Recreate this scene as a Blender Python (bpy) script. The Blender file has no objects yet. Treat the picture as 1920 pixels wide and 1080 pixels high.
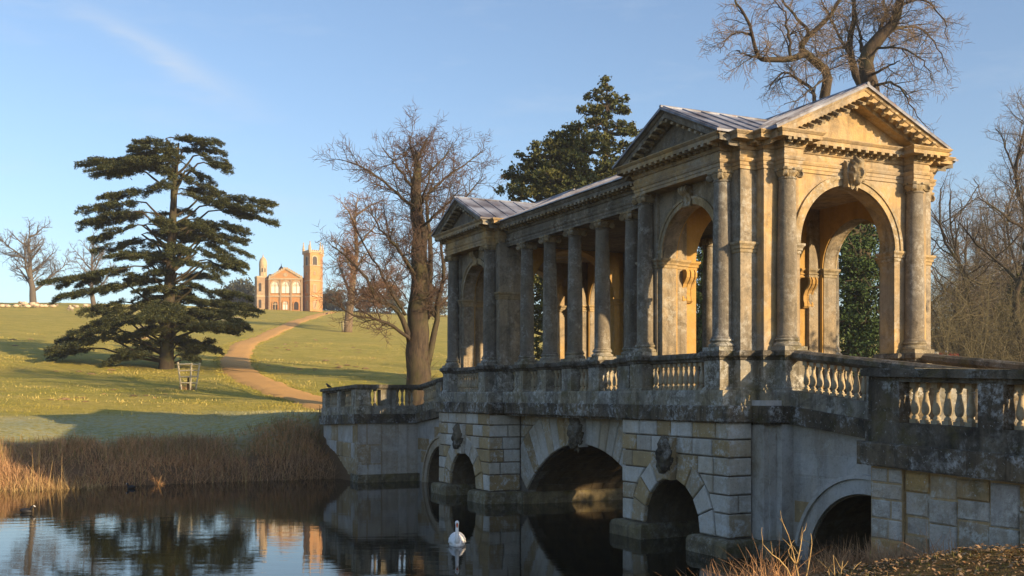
import bpy, bmesh, math, random
import numpy as np
from mathutils import Vector, Matrix, noise as mnoise
R = math.radians
sc = bpy.context.scene
C = sc.collection
# ---------------------------------------------------------------- camera, sky, sun, exposure
EYE = 3.38
F_PX, HOR = 2000.0, 741.7            # focal length and horizon row, in pixels of a 1920 x 1080 frame
cam = bpy.data.objects.new('camera', bpy.data.cameras.new('camera')); C.objects.link(cam)
cam.location = (0, 0, EYE); cam.rotation_euler = (R(90), 0, 0)
cam.data.sensor_width = 36; cam.data.lens = 36 * F_PX / 1920
cam.data.shift_y = (HOR - 540) / 1920
cam.data.clip_start = 0.1; cam.data.clip_end = 6000
sc.camera = cam
SUN = Vector((0.793, -0.610, 0)).normalized()      # horizontal direction towards the sun
ELEV = R(15.5)
w = bpy.data.worlds.new('World'); sc.world = w; w.use_nodes = True
nt = w.node_tree; nt.nodes.clear()
sky = nt.nodes.new('ShaderNodeTexSky'); sky.sky_type = 'NISHITA'; sky.sun_disc = False
sky.sun_elevation = ELEV; sky.sun_rotation = math.atan2(SUN.x, SUN.y)
sky.air_density = 1.0; sky.dust_density = 1.1; sky.ozone_density = 2.8; sky.altitude = 60
bg = nt.nodes.new('ShaderNodeBackground'); bg.inputs['Strength'].default_value = 0.126
wo = nt.nodes.new('ShaderNodeOutputWorld')
# thin wisp of high cloud, a feature of the sky itself, laid along one direction
tc = nt.nodes.new('ShaderNodeTexCoord')
mp = nt.nodes.new('ShaderNodeMapping'); mp.vector_type = 'POINT'
mp.inputs['Rotation'].default_value = (0, R(38), 0); mp.inputs['Scale'].default_value = (2.2, 2.2, 11)
nz = nt.nodes.new('ShaderNodeTexNoise'); nz.inputs['Scale'].default_value = 2.6; nz.inputs['Detail'].default_value = 9; nz.inputs['Roughness'].default_value = 0.62
rp = nt.nodes.new('ShaderNodeValToRGB'); rp.color_ramp.elements[0].position = 0.52; rp.color_ramp.elements[1].position = 0.85
rp.color_ramp.elements[1].color = (0.25, 0.25, 0.25, 1)
mxw = nt.nodes.new('ShaderNodeMix'); mxw.data_type = 'RGBA'; mxw.inputs[7].default_value = (3.4, 3.7, 4.1, 1)
nt.links.new(tc.outputs['Generated'], mp.inputs['Vector']); nt.links.new(mp.outputs['Vector'], nz.inputs['Vector'])
nt.links.new(nz.outputs['Fac'], rp.inputs['Fac'])
def wm(op, a, b=0., clamp=False):
    m = nt.nodes.new('ShaderNodeMath'); m.operation = op; m.use_clamp = clamp
    for i, val in enumerate((a, b)):
        if hasattr(val, 'links'): nt.links.new(val, m.inputs[i])
        else: m.inputs[i].default_value = val
    return m.outputs[0]
sp = nt.nodes.new('ShaderNodeSeparateXYZ'); nt.links.new(tc.outputs['Generated'], sp.inputs[0])
yy = wm('MAXIMUM', sp.outputs[1], .05); da, db = wm('DIVIDE', sp.outputs[0], yy), wm('DIVIDE', sp.outputs[2], yy)
# old vapour trail: a soft band along one line of the sky, torn by the same noise
al = wm('ADD', wm('MULTIPLY', wm('ADD', da, .33), .866), wm('MULTIPLY', wm('ADD', db, -.322), -.5))
pe = wm('ADD', wm('MULTIPLY', wm('ADD', da, .33), .5), wm('MULTIPLY', wm('ADD', db, -.322), .866))
pe = wm('ADD', pe, wm('MULTIPLY', wm('ADD', nz.outputs['Fac'], -.5), .05))
bw = wm('POWER', 2.718, wm('MULTIPLY', wm('MULTIPLY', pe, pe), -9000.)); bl_ = wm('POWER', 2.718, wm('MULTIPLY', wm('MULTIPLY', al, al), -150.))
trail = wm('MULTIPLY', wm('MULTIPLY', bw, bl_), wm('MULTIPLY', nz.outputs['Fac'], .75))
nt.links.new(wm('ADD', rp.outputs['Color'], trail, True), mxw.inputs[0])
hs = nt.nodes.new('ShaderNodeHueSaturation'); hs.inputs['Saturation'].default_value = .95; hs.inputs['Hue'].default_value = .502
nt.links.new(sky.outputs['Color'], hs.inputs['Color']); nt.links.new(hs.outputs['Color'], mxw.inputs[6]); nt.links.new(mxw.outputs[2], bg.inputs['Color']); nt.links.new(bg.outputs['Background'], wo.inputs['Surface'])
sun = bpy.data.objects.new('sun', bpy.data.lights.new('sun', 'SUN')); C.objects.link(sun)
sun.data.energy = 5.0; sun.data.angle = R(0.5); sun.data.color = (1.0, 0.73, 0.42)
sd = Vector((SUN.x * math.cos(ELEV), SUN.y * math.cos(ELEV), math.sin(ELEV)))
sun.rotation_euler = sd.to_track_quat('Z', 'Y').to_euler(); sun.location = (40, -30, 40)
sc.view_settings.view_transform = 'Standard'; sc.view_settings.look = 'None'
sc.view_settings.exposure = 0.8; sc.view_settings.gamma = 1; sc.view_settings.use_curve_mapping = False
sc.render.engine = 'CYCLES'; sc.cycles.use_denoising = True
sc.cycles.max_bounces = 8; sc.cycles.diffuse_bounces = 4; sc.cycles.transparent_max_bounces = 8
sc.cycles.volume_bounces = 0; sc.cycles.caustics_reflective = False; sc.cycles.caustics_refractive = False

# ---------------------------------------------------------------- helpers
class MB:
    """collects geometry for ONE mesh object"""
    def __init__(s): s.v = []; s.f = []
    def add(s, vs, fs):
        o = len(s.v); s.v += [tuple(p) for p in vs]; s.f += [tuple(i + o for i in f) for f in fs]
    def box(s, x0, x1, y0, y1, z0, z1):
        s.add([(x0,y0,z0),(x1,y0,z0),(x1,y1,z0),(x0,y1,z0),(x0,y0,z1),(x1,y0,z1),(x1,y1,z1),(x0,y1,z1)],
              [(3,2,1,0),(4,5,6,7),(0,1,5,4),(1,2,6,5),(2,3,7,6),(3,0,4,7)])
    def lathe(s, prof, n=16, c=(0,0,0), sx=1, sy=1):
        vs = []; fs = []
        for r, z in prof:
            for k in range(n):
                a = 2*math.pi*k/n; vs.append((c[0]+r*sx*math.cos(a), c[1]+r*sy*math.sin(a), c[2]+z))
        for i in range(len(prof)-1):
            for k in range(n):
                fs.append((i*n+k, i*n+(k+1)%n, (i+1)*n+(k+1)%n, (i+1)*n+k))
        fs.append(tuple(range(n-1, -1, -1))); fs.append(tuple((len(prof)-1)*n+k for k in range(n)))
        s.add(vs, fs)
    def tube(s, pts, rad, n=5, cap=True):
        m = len(pts)
        if m < 2: return
        o = len(s.v); ref = None
        for i in range(m):
            a = pts[max(i-1, 0)]; b = pts[min(i+1, m-1)]
            dx, dy, dz = b[0]-a[0], b[1]-a[1], b[2]-a[2]
            l = math.sqrt(dx*dx+dy*dy+dz*dz) or 1; dx/=l; dy/=l; dz/=l
            if ref is None: ref = (1.,0.,0.) if abs(dx) < .8 else (0.,1.,0.)
            k = ref[0]*dx+ref[1]*dy+ref[2]*dz
            ax, ay, az = ref[0]-k*dx, ref[1]-k*dy, ref[2]-k*dz
            l = math.sqrt(ax*ax+ay*ay+az*az) or 1; ax/=l; ay/=l; az/=l
            ref = (ax, ay, az)
            bx, by, bz = dy*az-dz*ay, dz*ax-dx*az, dx*ay-dy*ax
            r = rad[i] if not isinstance(rad, (int, float)) else rad
            p = pts[i]
            for j in range(n):
                c_, s_ = COS[n][j]*r, SIN[n][j]*r
                s.v.append((p[0]+ax*c_+bx*s_, p[1]+ay*c_+by*s_, p[2]+az*c_+bz*s_))
        for i in range(m-1):
            for j in range(n):
                j2 = (j+1) % n
                s.f.append((o+i*n+j, o+i*n+j2, o+(i+1)*n+j2, o+(i+1)*n+j))
        if cap and n > 3:
            s.f.append(tuple(o+j for j in range(n-1, -1, -1))); s.f.append(tuple(o+(m-1)*n+j for j in range(n)))
    def prism(s, poly, d0, d1, axis):
        """polygon in (a, z) pushed along the other plan axis: axis 'y' means a = y"""
        n = len(poly); g = (lambda a, d, z: (d, a, z)) if axis == 'y' else (lambda a, d, z: (a, d, z))
        s.add([g(a, d0, z) for a, z in poly] + [g(a, d1, z) for a, z in poly],
              [tuple(range(n-1,-1,-1)), tuple(range(n, 2*n))] + [(i, (i+1)%n, n+(i+1)%n, n+i) for i in range(n)])
    def mould(s, prof, path, closed=True, side=1, cap=True):
        """sweep a profile of (out, z) round a plan path of (x, y)"""
        n = len(path); rings = []
        nrm = []
        for i in range(n if closed else n-1):
            a = path[i]; b = path[(i+1) % n]; dx, dy = b[0]-a[0], b[1]-a[1]; l = math.hypot(dx, dy) or 1
            nrm.append((side*dy/l, -side*dx/l))
        offs = []
        for i in range(n):
            if closed: n1, n2 = nrm[i-1], nrm[i]
            else: n1, n2 = nrm[max(i-1, 0)], nrm[min(i, n-2)]
            d = 1 + n1[0]*n2[0] + n1[1]*n2[1]
            offs.append(((n1[0]+n2[0])/d, (n1[1]+n2[1])/d))
        m = len(prof)
        vs = [(path[i][0]+offs[i][0]*o, path[i][1]+offs[i][1]*o, z) for o, z in prof for i in range(n)]
        fs = []
        for k in range(m-1):
            for i in range(n if closed else n-1):
                fs.append((k*n+i, k*n+(i+1)%n, (k+1)*n+(i+1)%n, (k+1)*n+i))
        if cap and closed: fs.append(tuple(range(n-1,-1,-1))); fs.append(tuple((m-1)*n+i for i in range(n)))
        s.add(vs, fs)
    def build(s, name, mat, parent=None, loc=(0,0,0), smooth=None, mirror=None, recalc=True):
        return obj(name, s.mesh(name, mat, smooth, mirror, recalc), parent, loc)
    def mesh(s, name, mat, smooth=None, mirror=None, recalc=True):
        me = bpy.data.meshes.new(name)
        vs = s.v if mirror is None else [(x, mirror - y, z) for x, y, z in s.v]
        me.from_pydata(vs, [], s.f)
        if recalc:
            bm = bmesh.new(); bm.from_mesh(me); bmesh.ops.recalc_face_normals(bm, faces=bm.faces); bm.to_mesh(me); bm.free()
        if mat: me.materials.append(mat)
        if smooth is not None:
            me.polygons.foreach_set('use_smooth', [True]*len(me.polygons))
            if smooth < 179: me.set_sharp_from_angle(angle=R(smooth))
        return me
COS = {n: [math.cos(2*math.pi*j/n) for j in range(n)] for n in range(3, 25)}
SIN = {n: [math.sin(2*math.pi*j/n) for j in range(n)] for n in range(3, 25)}
def obj(name, me, parent=None, loc=(0,0,0), rot=None, scale=None):
    o = bpy.data.objects.new(name, me); C.objects.link(o)
    if parent: o.parent = parent
    o.location = loc
    if rot: o.rotation_euler = rot
    if scale: o.scale = scale if not isinstance(scale, (int, float)) else (scale,)*3
    return o
def tag(o, label=None, cat=None, group=None, kind=None):
    if label: o['label'] = label
    if cat: o['category'] = cat
    if group: o['group'] = group
    if kind: o['kind'] = kind
    return o
def thing(name, label, cat, loc=(0,0,0), rz=0, group=None):
    o = bpy.data.objects.new(name, None); C.objects.link(o); o.location = loc; o.rotation_euler = (0, 0, rz)
    return tag(o, label, cat, group)
def dup(root, loc, rz=0, scale=None, label=None):
    """a copy of a thing with copies of its parts and sub-parts"""
    def cp(o, par):
        c = o.copy(); C.objects.link(c); c.parent = par
        for ch in o.children: cp(ch, c)
        return c
    r = cp(root, None); r.location = loc; r.rotation_euler = (0, 0, rz)
    if scale: r.scale = (scale,)*3 if isinstance(scale, (int, float)) else scale
    if label: r['label'] = label
    return r
def tri_mesh(name, V, n_per, mat):
    """V: (N*n_per, 3) array, consecutive n_per vertices form a face"""
    V = np.asarray(V, dtype=np.float32); nv = len(V); nf = nv // n_per
    me = bpy.data.meshes.new(name)
    me.vertices.add(nv); me.vertices.foreach_set('co', V.ravel())
    me.loops.add(nv); me.loops.foreach_set('vertex_index', np.arange(nv, dtype=np.int32))
    me.polygons.add(nf); me.polygons.foreach_set('loop_start', np.arange(0, nv, n_per, dtype=np.int32))
    me.update(calc_edges=True); me.validate()
    if mat: me.materials.append(mat)
    return me
# ---------------------------------------------------------------- materials
class NT:
    def __init__(s, name):
        s.m = bpy.data.materials.new(name); s.m.use_nodes = True; s.t = s.m.node_tree
        s.b = s.t.nodes['Principled BSDF']; s.pos = s.t.nodes.new('ShaderNodeNewGeometry').outputs['Position']
    def lk(s, a, b): s.t.links.new(a, b)
    def noise(s, scale, detail=5, rough=.55, vec=None, dist=0):
        n = s.t.nodes.new('ShaderNodeTexNoise'); n.inputs['Scale'].default_value = scale; n.inputs['Detail'].default_value = detail
        n.inputs['Roughness'].default_value = rough; n.inputs['Distortion'].default_value = dist
        s.lk(vec or s.pos, n.inputs['Vector']); return n.outputs['Fac']
    def mapv(s, scale, rot=(0,0,0), loc=(0,0,0)):
        m = s.t.nodes.new('ShaderNodeMapping'); m.inputs['Scale'].default_value = scale; m.inputs['Rotation'].default_value = rot; m.inputs['Location'].default_value = loc
        s.lk(s.pos, m.inputs['Vector']); return m.outputs['Vector']
    def ramp(s, fac, p0, p1, c0=(0,0,0,1), c1=(1,1,1,1)):
        r = s.t.nodes.new('ShaderNodeValToRGB'); e = r.color_ramp.elements
        e[0].position = p0; e[1].position = p1; e[0].color = c0; e[1].color = c1
        s.lk(fac, r.inputs['Fac']); return r.outputs['Color']
    def mix(s, fac, a, b, mode='MIX'):
        m = s.t.nodes.new('ShaderNodeMix'); m.data_type = 'RGBA'; m.blend_type = mode
        for sock, val in ((m.inputs[0], fac), (m.inputs[6], a), (m.inputs[7], b)):
            if hasattr(val, 'is_linked') or hasattr(val, 'links'): s.lk(val, sock)
            elif isinstance(val, (int, float)): sock.default_value = val
            else: sock.default_value = tuple(val) + ((1,) if len(val) == 3 else ())
        return m.outputs[2]
    def math(s, op, a, b=0, clamp=False):
        m = s.t.nodes.new('ShaderNodeMath'); m.operation = op; m.use_clamp = clamp
        for i, val in enumerate((a, b)):
            if hasattr(val, 'links'): s.lk(val, m.inputs[i])
            else: m.inputs[i].default_value = val
        return m.outputs[0]
    def bump(s, h, strength=.5, dist=.02, prev=None):
        b = s.t.nodes.new('ShaderNodeBump'); b.inputs['Strength'].default_value = strength; b.inputs['Distance'].default_value = dist
        s.lk(h, b.inputs['Height'])
        if prev: s.lk(prev, b.inputs['Normal'])
        return b.outputs['Normal']
    def rnd(s): return s.t.nodes.new('ShaderNodeObjectInfo').outputs['Random']
    def done(s, col, rough=.85, nrm=None, spec=.3):
        if hasattr(col, 'links'): s.lk(col, s.b.inputs['Base Color'])
        else: s.b.inputs['Base Color'].default_value = tuple(col) + ((1,) if len(col) == 3 else ())
        s.b.inputs['Roughness'].default_value = rough; s.b.inputs['Specular IOR Level'].default_value = spec
        if nrm: s.lk(nrm, s.b.inputs['Normal'])
        return s.m
def stone(name, c_a, c_b, lichen=.3, dark=.3, black=(.05,.045,.035), per_block=.0, tint=None, bump=.5, moss=0., white=(.52,.52,.48), speck=.3):
    n = NT(name)
    col = n.mix(n.ramp(n.noise(.8, 4, .6), .38, .64), c_a, c_b)
    if per_block:
        r = n.rnd()
        if tint: col = n.mix(n.ramp(r, .45, .8), col, tint)
        col = n.mix(per_block, col, n.ramp(n.math('FRACT', n.math('MULTIPLY', r, 7.31)), 0, 1, (.3,.3,.3,1), (1,1,1,1)), 'MULTIPLY')
    # weather streaks that run down the face, dark mottling, pits, lichen crusts
    st = n.noise(1.0, 4, .6, n.mapv((3.6, 3.6, .38)))
    col = n.mix(n.math('MULTIPLY', n.ramp(st, .47, .68), dark), col, black)
    mt = n.noise(2.6, 6, .74, dist=.6)
    col = n.mix(n.math('MULTIPLY', n.ramp(mt, .47, .66), dark), col, black)
    pit = n.noise(19, 4, .72)
    col = n.mix(n.math('MULTIPLY', n.ramp(pit, .52, .68), speck), col, black)
    if moss:
        col = n.mix(n.math('MULTIPLY', n.ramp(n.noise(2.2, 5, .7), .52, .64), moss), col, (.10,.085,.02))
    li = n.noise(7, 6, .8)
    reg = n.ramp(n.noise(1.1, 4, .65, n.mapv((1,1,1), loc=(9,3,5)), .8), .46, .58)
    col = n.mix(n.math('MULTIPLY', n.math('MULTIPLY', n.ramp(li, .47, .60), reg), lichen), col, white)
    dots = n.noise(16, 3, .7)
    col = n.mix(n.math('MULTIPLY', n.ramp(dots, .64, .68), lichen*.8), col, white)
    h = n.math('ADD', n.math('MULTIPLY', n.noise(34, 4, .7), .5), n.math('MULTIPLY', n.noise(6, 4, .65), 1.0))
    return n.done(col, .9, n.bump(h, bump, .035), .2)
M = {}
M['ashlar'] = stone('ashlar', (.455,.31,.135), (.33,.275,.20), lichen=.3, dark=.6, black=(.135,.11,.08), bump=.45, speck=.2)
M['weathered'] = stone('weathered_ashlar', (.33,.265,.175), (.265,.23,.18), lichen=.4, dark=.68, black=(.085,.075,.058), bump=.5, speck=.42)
M['inner'] = stone('inner_ashlar', (.47,.29,.09), (.40,.25,.085), lichen=.1, dark=.3, black=(.20,.12,.04), bump=.3)  # sunlight bouncing inside the pavilions is painted in as golden base colour
M['column'] = stone('column_stone', (.225,.19,.135), (.185,.168,.142), lichen=.4, dark=.62, speck=.5, black=(.075,.066,.052), bump=.7)
M['carved'] = stone('carved_stone', (.40,.29,.145), (.29,.245,.165), lichen=.5, dark=.55, black=(.09,.075,.05), bump=.4)
M['ped'] = stone('pedestal_stone', (.30,.255,.17), (.25,.245,.22), lichen=.75, dark=.7, bump=.6, moss=.5)
M['rail'] = stone('rail_stone', (.165,.14,.10), (.09,.08,.065), lichen=.6, dark=.72, black=(.016,.015,.012), bump=.8, moss=.5, white=(.33,.33,.31))
M['string'] = stone('string_stone', (.21,.165,.105), (.115,.10,.08), lichen=.8, dark=.7, black=(.016,.016,.015), per_block=.5, bump=.6, moss=.45, white=(.46,.48,.48))
M['rustic'] = stone('rustic_stone', (.64,.62,.57), (.54,.49,.40), lichen=.8, dark=.22, black=(.10,.09,.075), per_block=.32, tint=(.42,.31,.16), bump=.8, white=(.58,.60,.60))
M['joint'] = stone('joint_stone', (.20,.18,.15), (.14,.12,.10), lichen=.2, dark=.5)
M['pale'] = stone('pale_wall', (.54,.53,.51), (.45,.40,.33), lichen=.6, dark=.28, black=(.10,.09,.075), per_block=.3, tint=(.42,.30,.15), bump=.5)
M['pier'] = stone('pier_stone', (.50,.49,.47), (.40,.35,.27), lichen=.6, dark=.45, black=(.12,.095,.06), bump=.5)
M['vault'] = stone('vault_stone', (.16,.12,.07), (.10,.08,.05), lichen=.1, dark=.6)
M['footing'] = stone('footing_stone', (.22,.18,.10), (.14,.12,.075), lichen=.3, dark=.7, moss=.6, bump=.8)
M['rubble'] = stone('rubble_stone', (.58,.56,.53), (.46,.40,.30), lichen=1.0, dark=.40, black=(.09,.08,.065), per_block=.4, tint=(.46,.31,.13), bump=1.0, moss=.25)
M['baluster'] = stone('baluster_stone', (.46,.37,.23), (.34,.30,.22), lichen=.4, dark=.5, black=(.10,.085,.06), bump=.4)
def lead():
    n = NT('lead_roof')
    fr = n.ramp(n.noise(1.3, 8, .68), .40, .60)
    col = n.mix(fr, (.085,.08,.095), (.25,.275,.34))
    col = n.mix(n.ramp(n.noise(3, 6, .7), .6, .72), col, (.16,.08,.06))
    return n.done(col, .55, n.bump(n.noise(9, 6), .3, .03), .4)
M['lead'] = lead()
# ---------------------------------------------------------------- the bridge (local x = across, local y = along, away from the camera)
TH = 0.444
B0 = Vector((4.534, 23.0, 0))
MIR, XM = 15.245, 5.76               # mirror lines: far half of the bridge, far side of the bridge
UV = lambda X, Y: (-math.sin(TH)*(X-B0.x)+math.cos(TH)*(Y-B0.y), math.cos(TH)*(X-B0.x)+math.sin(TH)*(Y-B0.y))   # world -> (u along, v across)
WXY = lambda u, v: (B0.x-math.sin(TH)*u+math.cos(TH)*v, B0.y+math.cos(TH)*u+math.sin(TH)*v)
bridge = thing('stone_bridge', 'weathered stone bridge with two pedimented pavilions joined by a roofed colonnade', 'bridge', tuple(B0), TH)
rng = random.Random(5)

def arch_pts(ac, hw, zs, rise, n=28):
    Rr = (hw*hw+rise*rise)/(2*rise); zc = zs+rise-Rr; a = math.asin(min(1, hw/Rr))
    if rise >= hw-1e-6: a = math.pi/2
    return [(ac+Rr*math.sin(-a+2*a*k/n), zc+Rr*math.cos(-a+2*a*k/n)) for k in range(n+1)]
def arch_panel(mb, axis, a0, a1, zb, zt, ac, hw, zs, rise, d0, d1, n=28):
    g = (lambda a, d, z: (d, a, z)) if axis == 'y' else (lambda a, d, z: (a, d, z))
    P = [(ac-hw, zb)] + arch_pts(ac, hw, zs, rise, n) + [(ac+hw, zb)]
    for d in (d0, d1):
        mb.add([g(a0,d,zb), g(ac-hw,d,zb), g(ac-hw,d,zt), g(a0,d,zt)], [(0,1,2,3)])
        mb.add([g(a1,d,zb), g(ac+hw,d,zb), g(ac+hw,d,zt), g(a1,d,zt)], [(0,1,2,3)])
        for p, q in zip(P[1:-1], P[2:-1]): mb.add([g(p[0],d,p[1]), g(q[0],d,q[1]), g(q[0],d,zt), g(p[0],d,zt)], [(0,1,2,3)])
    for p, q in zip(P, P[1:]): mb.add([g(p[0],d0,p[1]), g(q[0],d0,q[1]), g(q[0],d1,q[1]), g(p[0],d1,p[1])], [(0,1,2,3)])
    for a in (a0, a1): mb.add([g(a,d0,zb), g(a,d1,zb), g(a,d1,zt), g(a,d0,zt)], [(0,1,2,3)])
    mb.add([g(a0,d0,zt), g(a1,d0,zt), g(a1,d1,zt), g(a0,d1,zt)], [(0,1,2,3)])
def ring(mb, axis, ac, zc, r0, r1, d0, d1, a0=0., a1=math.pi, n=28):
    """part of a flat ring (an archivolt) between radii, solid between depths"""
    g = (lambda a, d, z: (d, a, z)) if axis == 'y' else (lambda a, d, z: (a, d, z))
    vs = []; fs = []
    for k in range(n+1):
        t = a0+(a1-a0)*k/n
        for r, d in ((r0,d0),(r1,d0),(r1,d1),(r0,d1)): vs.append(g(ac+r*math.cos(t), d, zc+r*math.sin(t)))
    for k in range(n):
        for j in range(4): fs.append((k*4+j, k*4+(j+1)%4, (k+1)*4+(j+1)%4, (k+1)*4+j))
    fs += [(0,1,2,3), (n*4,n*4+1,n*4+2,n*4+3)]
    mb.add(vs, fs)
def clip(poly, a, b, c):
    """keep the part of a convex polygon with a*x + b*z <= c"""
    out = []
    for i in range(len(poly)):
        p, q = poly[i], poly[(i+1) % len(poly)]; dp, dq = a*p[0]+b*p[1]-c, a*q[0]+b*q[1]-c
        if dp <= 0: out.append(p)
        if dp*dq < 0: t = dp/(dp-dq); out.append((p[0]+t*(q[0]-p[0]), p[1]+t*(q[1]-p[1])))
    return out
def block(name, poly, axis, d, sgn, mat, parent, gap=.012, ch=.022, proud=.05, mirror=None, back=.12):
    """one dressed stone with chamfered edges standing proud of the wall"""
    cl = []
    for p in poly:
        if not cl or math.hypot(p[0]-cl[-1][0], p[1]-cl[-1][1]) > .03: cl.append(p)
    if len(cl) > 2 and math.hypot(cl[0][0]-cl[-1][0], cl[0][1]-cl[-1][1]) < .03: cl.pop()
    if len(cl) < 3: return None
    n = len(cl); cx = sum(p[0] for p in cl)/n; cz = sum(p[1] for p in cl)/n
    area = abs(sum(cl[i][0]*cl[(i+1)%n][1]-cl[(i+1)%n][0]*cl[i][1] for i in range(n)))/2
    if area < .008: return None
    ccw = sum(cl[i][0]*cl[(i+1)%n][1]-cl[(i+1)%n][0]*cl[i][1] for i in range(n)) > 0
    def inset(t):
        r = []
        for i in range(n):
            p0, p1, p2 = cl[i-1], cl[i], cl[(i+1)%n]
            def nn(a, b):
                dx, dy = b[0]-a[0], b[1]-a[1]; l = math.hypot(dx, dy) or 1
                return (-dy/l, dx/l) if ccw else (dy/l, -dx/l)
            n1, n2 = nn(p0, p1), nn(p1, p2); k = max(.35, 1+n1[0]*n2[0]+n1[1]*n2[1])
            r.append((p1[0]+t*(n1[0]+n2[0])/k, p1[1]+t*(n1[1]+n2[1])/k))
        return r
    g = (lambda a, dd, z: (dd, a, z)) if axis == 'y' else (lambda a, dd, z: (a, dd, z))
    wob = rng.uniform(-.006, .006)
    rings = [(inset(gap), d-sgn*back), (inset(gap), d+sgn*(proud-ch+wob)), (inset(gap+ch), d+sgn*(proud+wob))]
    mb = MB(); vs = [g(a, dd, z) for pl, dd in rings for a, z in pl]
    fs = [(k*n+i, k*n+(i+1)%n, (k+1)*n+(i+1)%n, (k+1)*n+i) for k in range(2) for i in range(n)] + [tuple(2*n+i for i in range(n))]
    mb.add(vs, fs)
    return mb.build(name, mat, parent, mirror=mirror)
ZCO = [2.81, 2.45, 2.07, 1.68, 1.28, .89, .38]
def rust_face(axis, a0, a1, d, sgn, arch, parent, mat, mirror=None, zco=ZCO, lens=(.55, 1.0), gap=.015, proud=.055):
    for z1, z0 in zip(zco, zco[1:]):
        segs = [((a0,a0),(a1,a1))]           # (left edge at z0, z1), (right edge at z0, z1)
        if arch:
            ac, zc, ro = arch
            f = lambda z: math.sqrt(max(0, ro*ro-(z-zc)**2))
            if z0-zc < ro-.02: segs = [((a0,a0),(ac-f(z0),ac-f(z1))), ((ac+f(z0),ac+f(z1)),(a1,a1))]
        for (l0,l1),(r0,r1) in segs:
            if max(r0,r1)-min(l0,l1) < .12: continue
            L = max(r0,r1)-min(l0,l1); cuts = []; x = min(l0,l1)+rng.uniform(.35,.9)*lens[1]
            while x < max(r0,r1)-.3: cuts.append(x); x += rng.uniform(*lens)
            lo = [(l0,l1)]+[(c,c) for c in cuts]; hi = [(c,c) for c in cuts]+[(r0,r1)]
            for (p0,p1),(q0,q1) in zip(lo, hi):
                if q0-p0 < -.02 and q1-p1 < -.02: continue
                poly = clip(clip([(p0,z0),(max(q0,p0),z0),(max(q1,p1),z1),(p1,z1)], -1,0,-a0), 1,0,a1)
                if len(poly) > 2: block('stone_block', poly, axis, d, sgn, mat, parent, gap=gap, proud=proud, mirror=mirror)
def voussoirs(axis, ac, zc, r, ro, ang, n, d, sgn, parent, mat, mirror=None, clips=(), skip_mid=True, proud=.06, gap=.014):
    for k in range(n):
        if skip_mid and k == n//2: continue
        t0, t1 = -ang+2*ang*k/n, -ang+2*ang*(k+1)/n
        P = [(ac+r*math.sin(t0), zc+r*math.cos(t0)), (ac+r*math.sin(t1), zc+r*math.cos(t1)), (ac+ro*math.sin(t1), zc+ro*math.cos(t1)), (ac+ro*math.sin(t0), zc+ro*math.cos(t0))]
        for c in clips:
            P = clip(P, *c)
            if len(P) < 3: break
        if len(P) > 2: block('arch_stone', P, axis, d, sgn, mat, parent, gap=gap, proud=proud, mirror=mirror)

# --- carved pieces
def head_mesh(name, mat, beard=0.):
    """a carved mask: lat-long ball pushed into a face looking along -y, hair curls round it"""
    mb = MB(); nu, nv = 40, 30; vs = []
    for j in range(nv+1):
        th = math.pi*j/nv
        for i in range(nu):
            ph = 2*math.pi*i/nu
            x, y, z = math.sin(th)*math.cos(ph), math.sin(th)*math.sin(ph), math.cos(th)
            r = 1.0; face = max(0, -y)
            G = lambda x0, z0, sx, sz: math.exp(-((x-x0)/sx)**2-((z-z0)/sz)**2)*face
            r += .42*G(0,-.12,.12,.22)+.12*G(0,.14,.10,.2) - .26*G(.33,.13,.18,.13)-.26*G(-.33,.13,.18,.13)
            r += .14*G(.34,.31,.25,.07)+.14*G(-.34,.31,.25,.07) + .14*G(0,-.42,.24,.06)-.16*G(0,-.53,.24,.05)+.18*G(0,-.76,.25,.13)+.06*G(.45,-.2,.2,.2)+.06*G(-.45,-.2,.2,.2)
            hair = 1 if (z > .52 or abs(x) > .74 or y > .1) else 0
            if hair: r += .22+.20*math.sin(9*x+4*z)*math.sin(8*z-5*y)
            if beard and z < -.45: r += beard*(.25+.12*math.sin(11*x+6*z))*(.3+face)
            vs.append((x*r*.78, y*r*.85, z*r*(1.08 if z < 0 else 1.0)))
    fs = [(j*nu+i, j*nu+(i+1)%nu, (j+1)*nu+(i+1)%nu, (j+1)*nu+i) for j in range(nv) for i in range(nu)]
    mb.add(vs, fs); return mb.mesh(name, mat, smooth=60)
ME_head = head_mesh('mask', M['carved'])
ME_mask = head_mesh('mask_bearded', M['rail'], .8)
def keystone(axis, ac, z0, z1, w0, w1, d, sgn, t, mat, mirror=None):
    mb = MB(); n = 6
    g = (lambda a, dd, z: (dd, a, z)) if axis == 'y' else (lambda a, dd, z: (a, dd, z))
    P = [(ac-w0/2,z0),(ac+w0/2,z0),(ac+w1/2,z1),(ac-w1/2,z1)]
    Q = [(ac-w0/2+.03,z0+.03),(ac+w0/2-.03,z0+.03),(ac+w1/2-.03,z1-.03),(ac-w1/2+.03,z1-.03)]
    mb.add([g(a,d-sgn*.1,z) for a,z in P]+[g(a,d+sgn*(t-.03),z) for a,z in P]+[g(a,d+sgn*t,z) for a,z in Q],
           [(k*4+i,k*4+(i+1)%4,(k+1)*4+(i+1)%4,(k+1)*4+i) for k in range(2) for i in range(4)]+[(8,9,10,11),(0,1,2,3)])
    return mb.build('keystone', mat, bridge, mirror=mirror)
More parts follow.
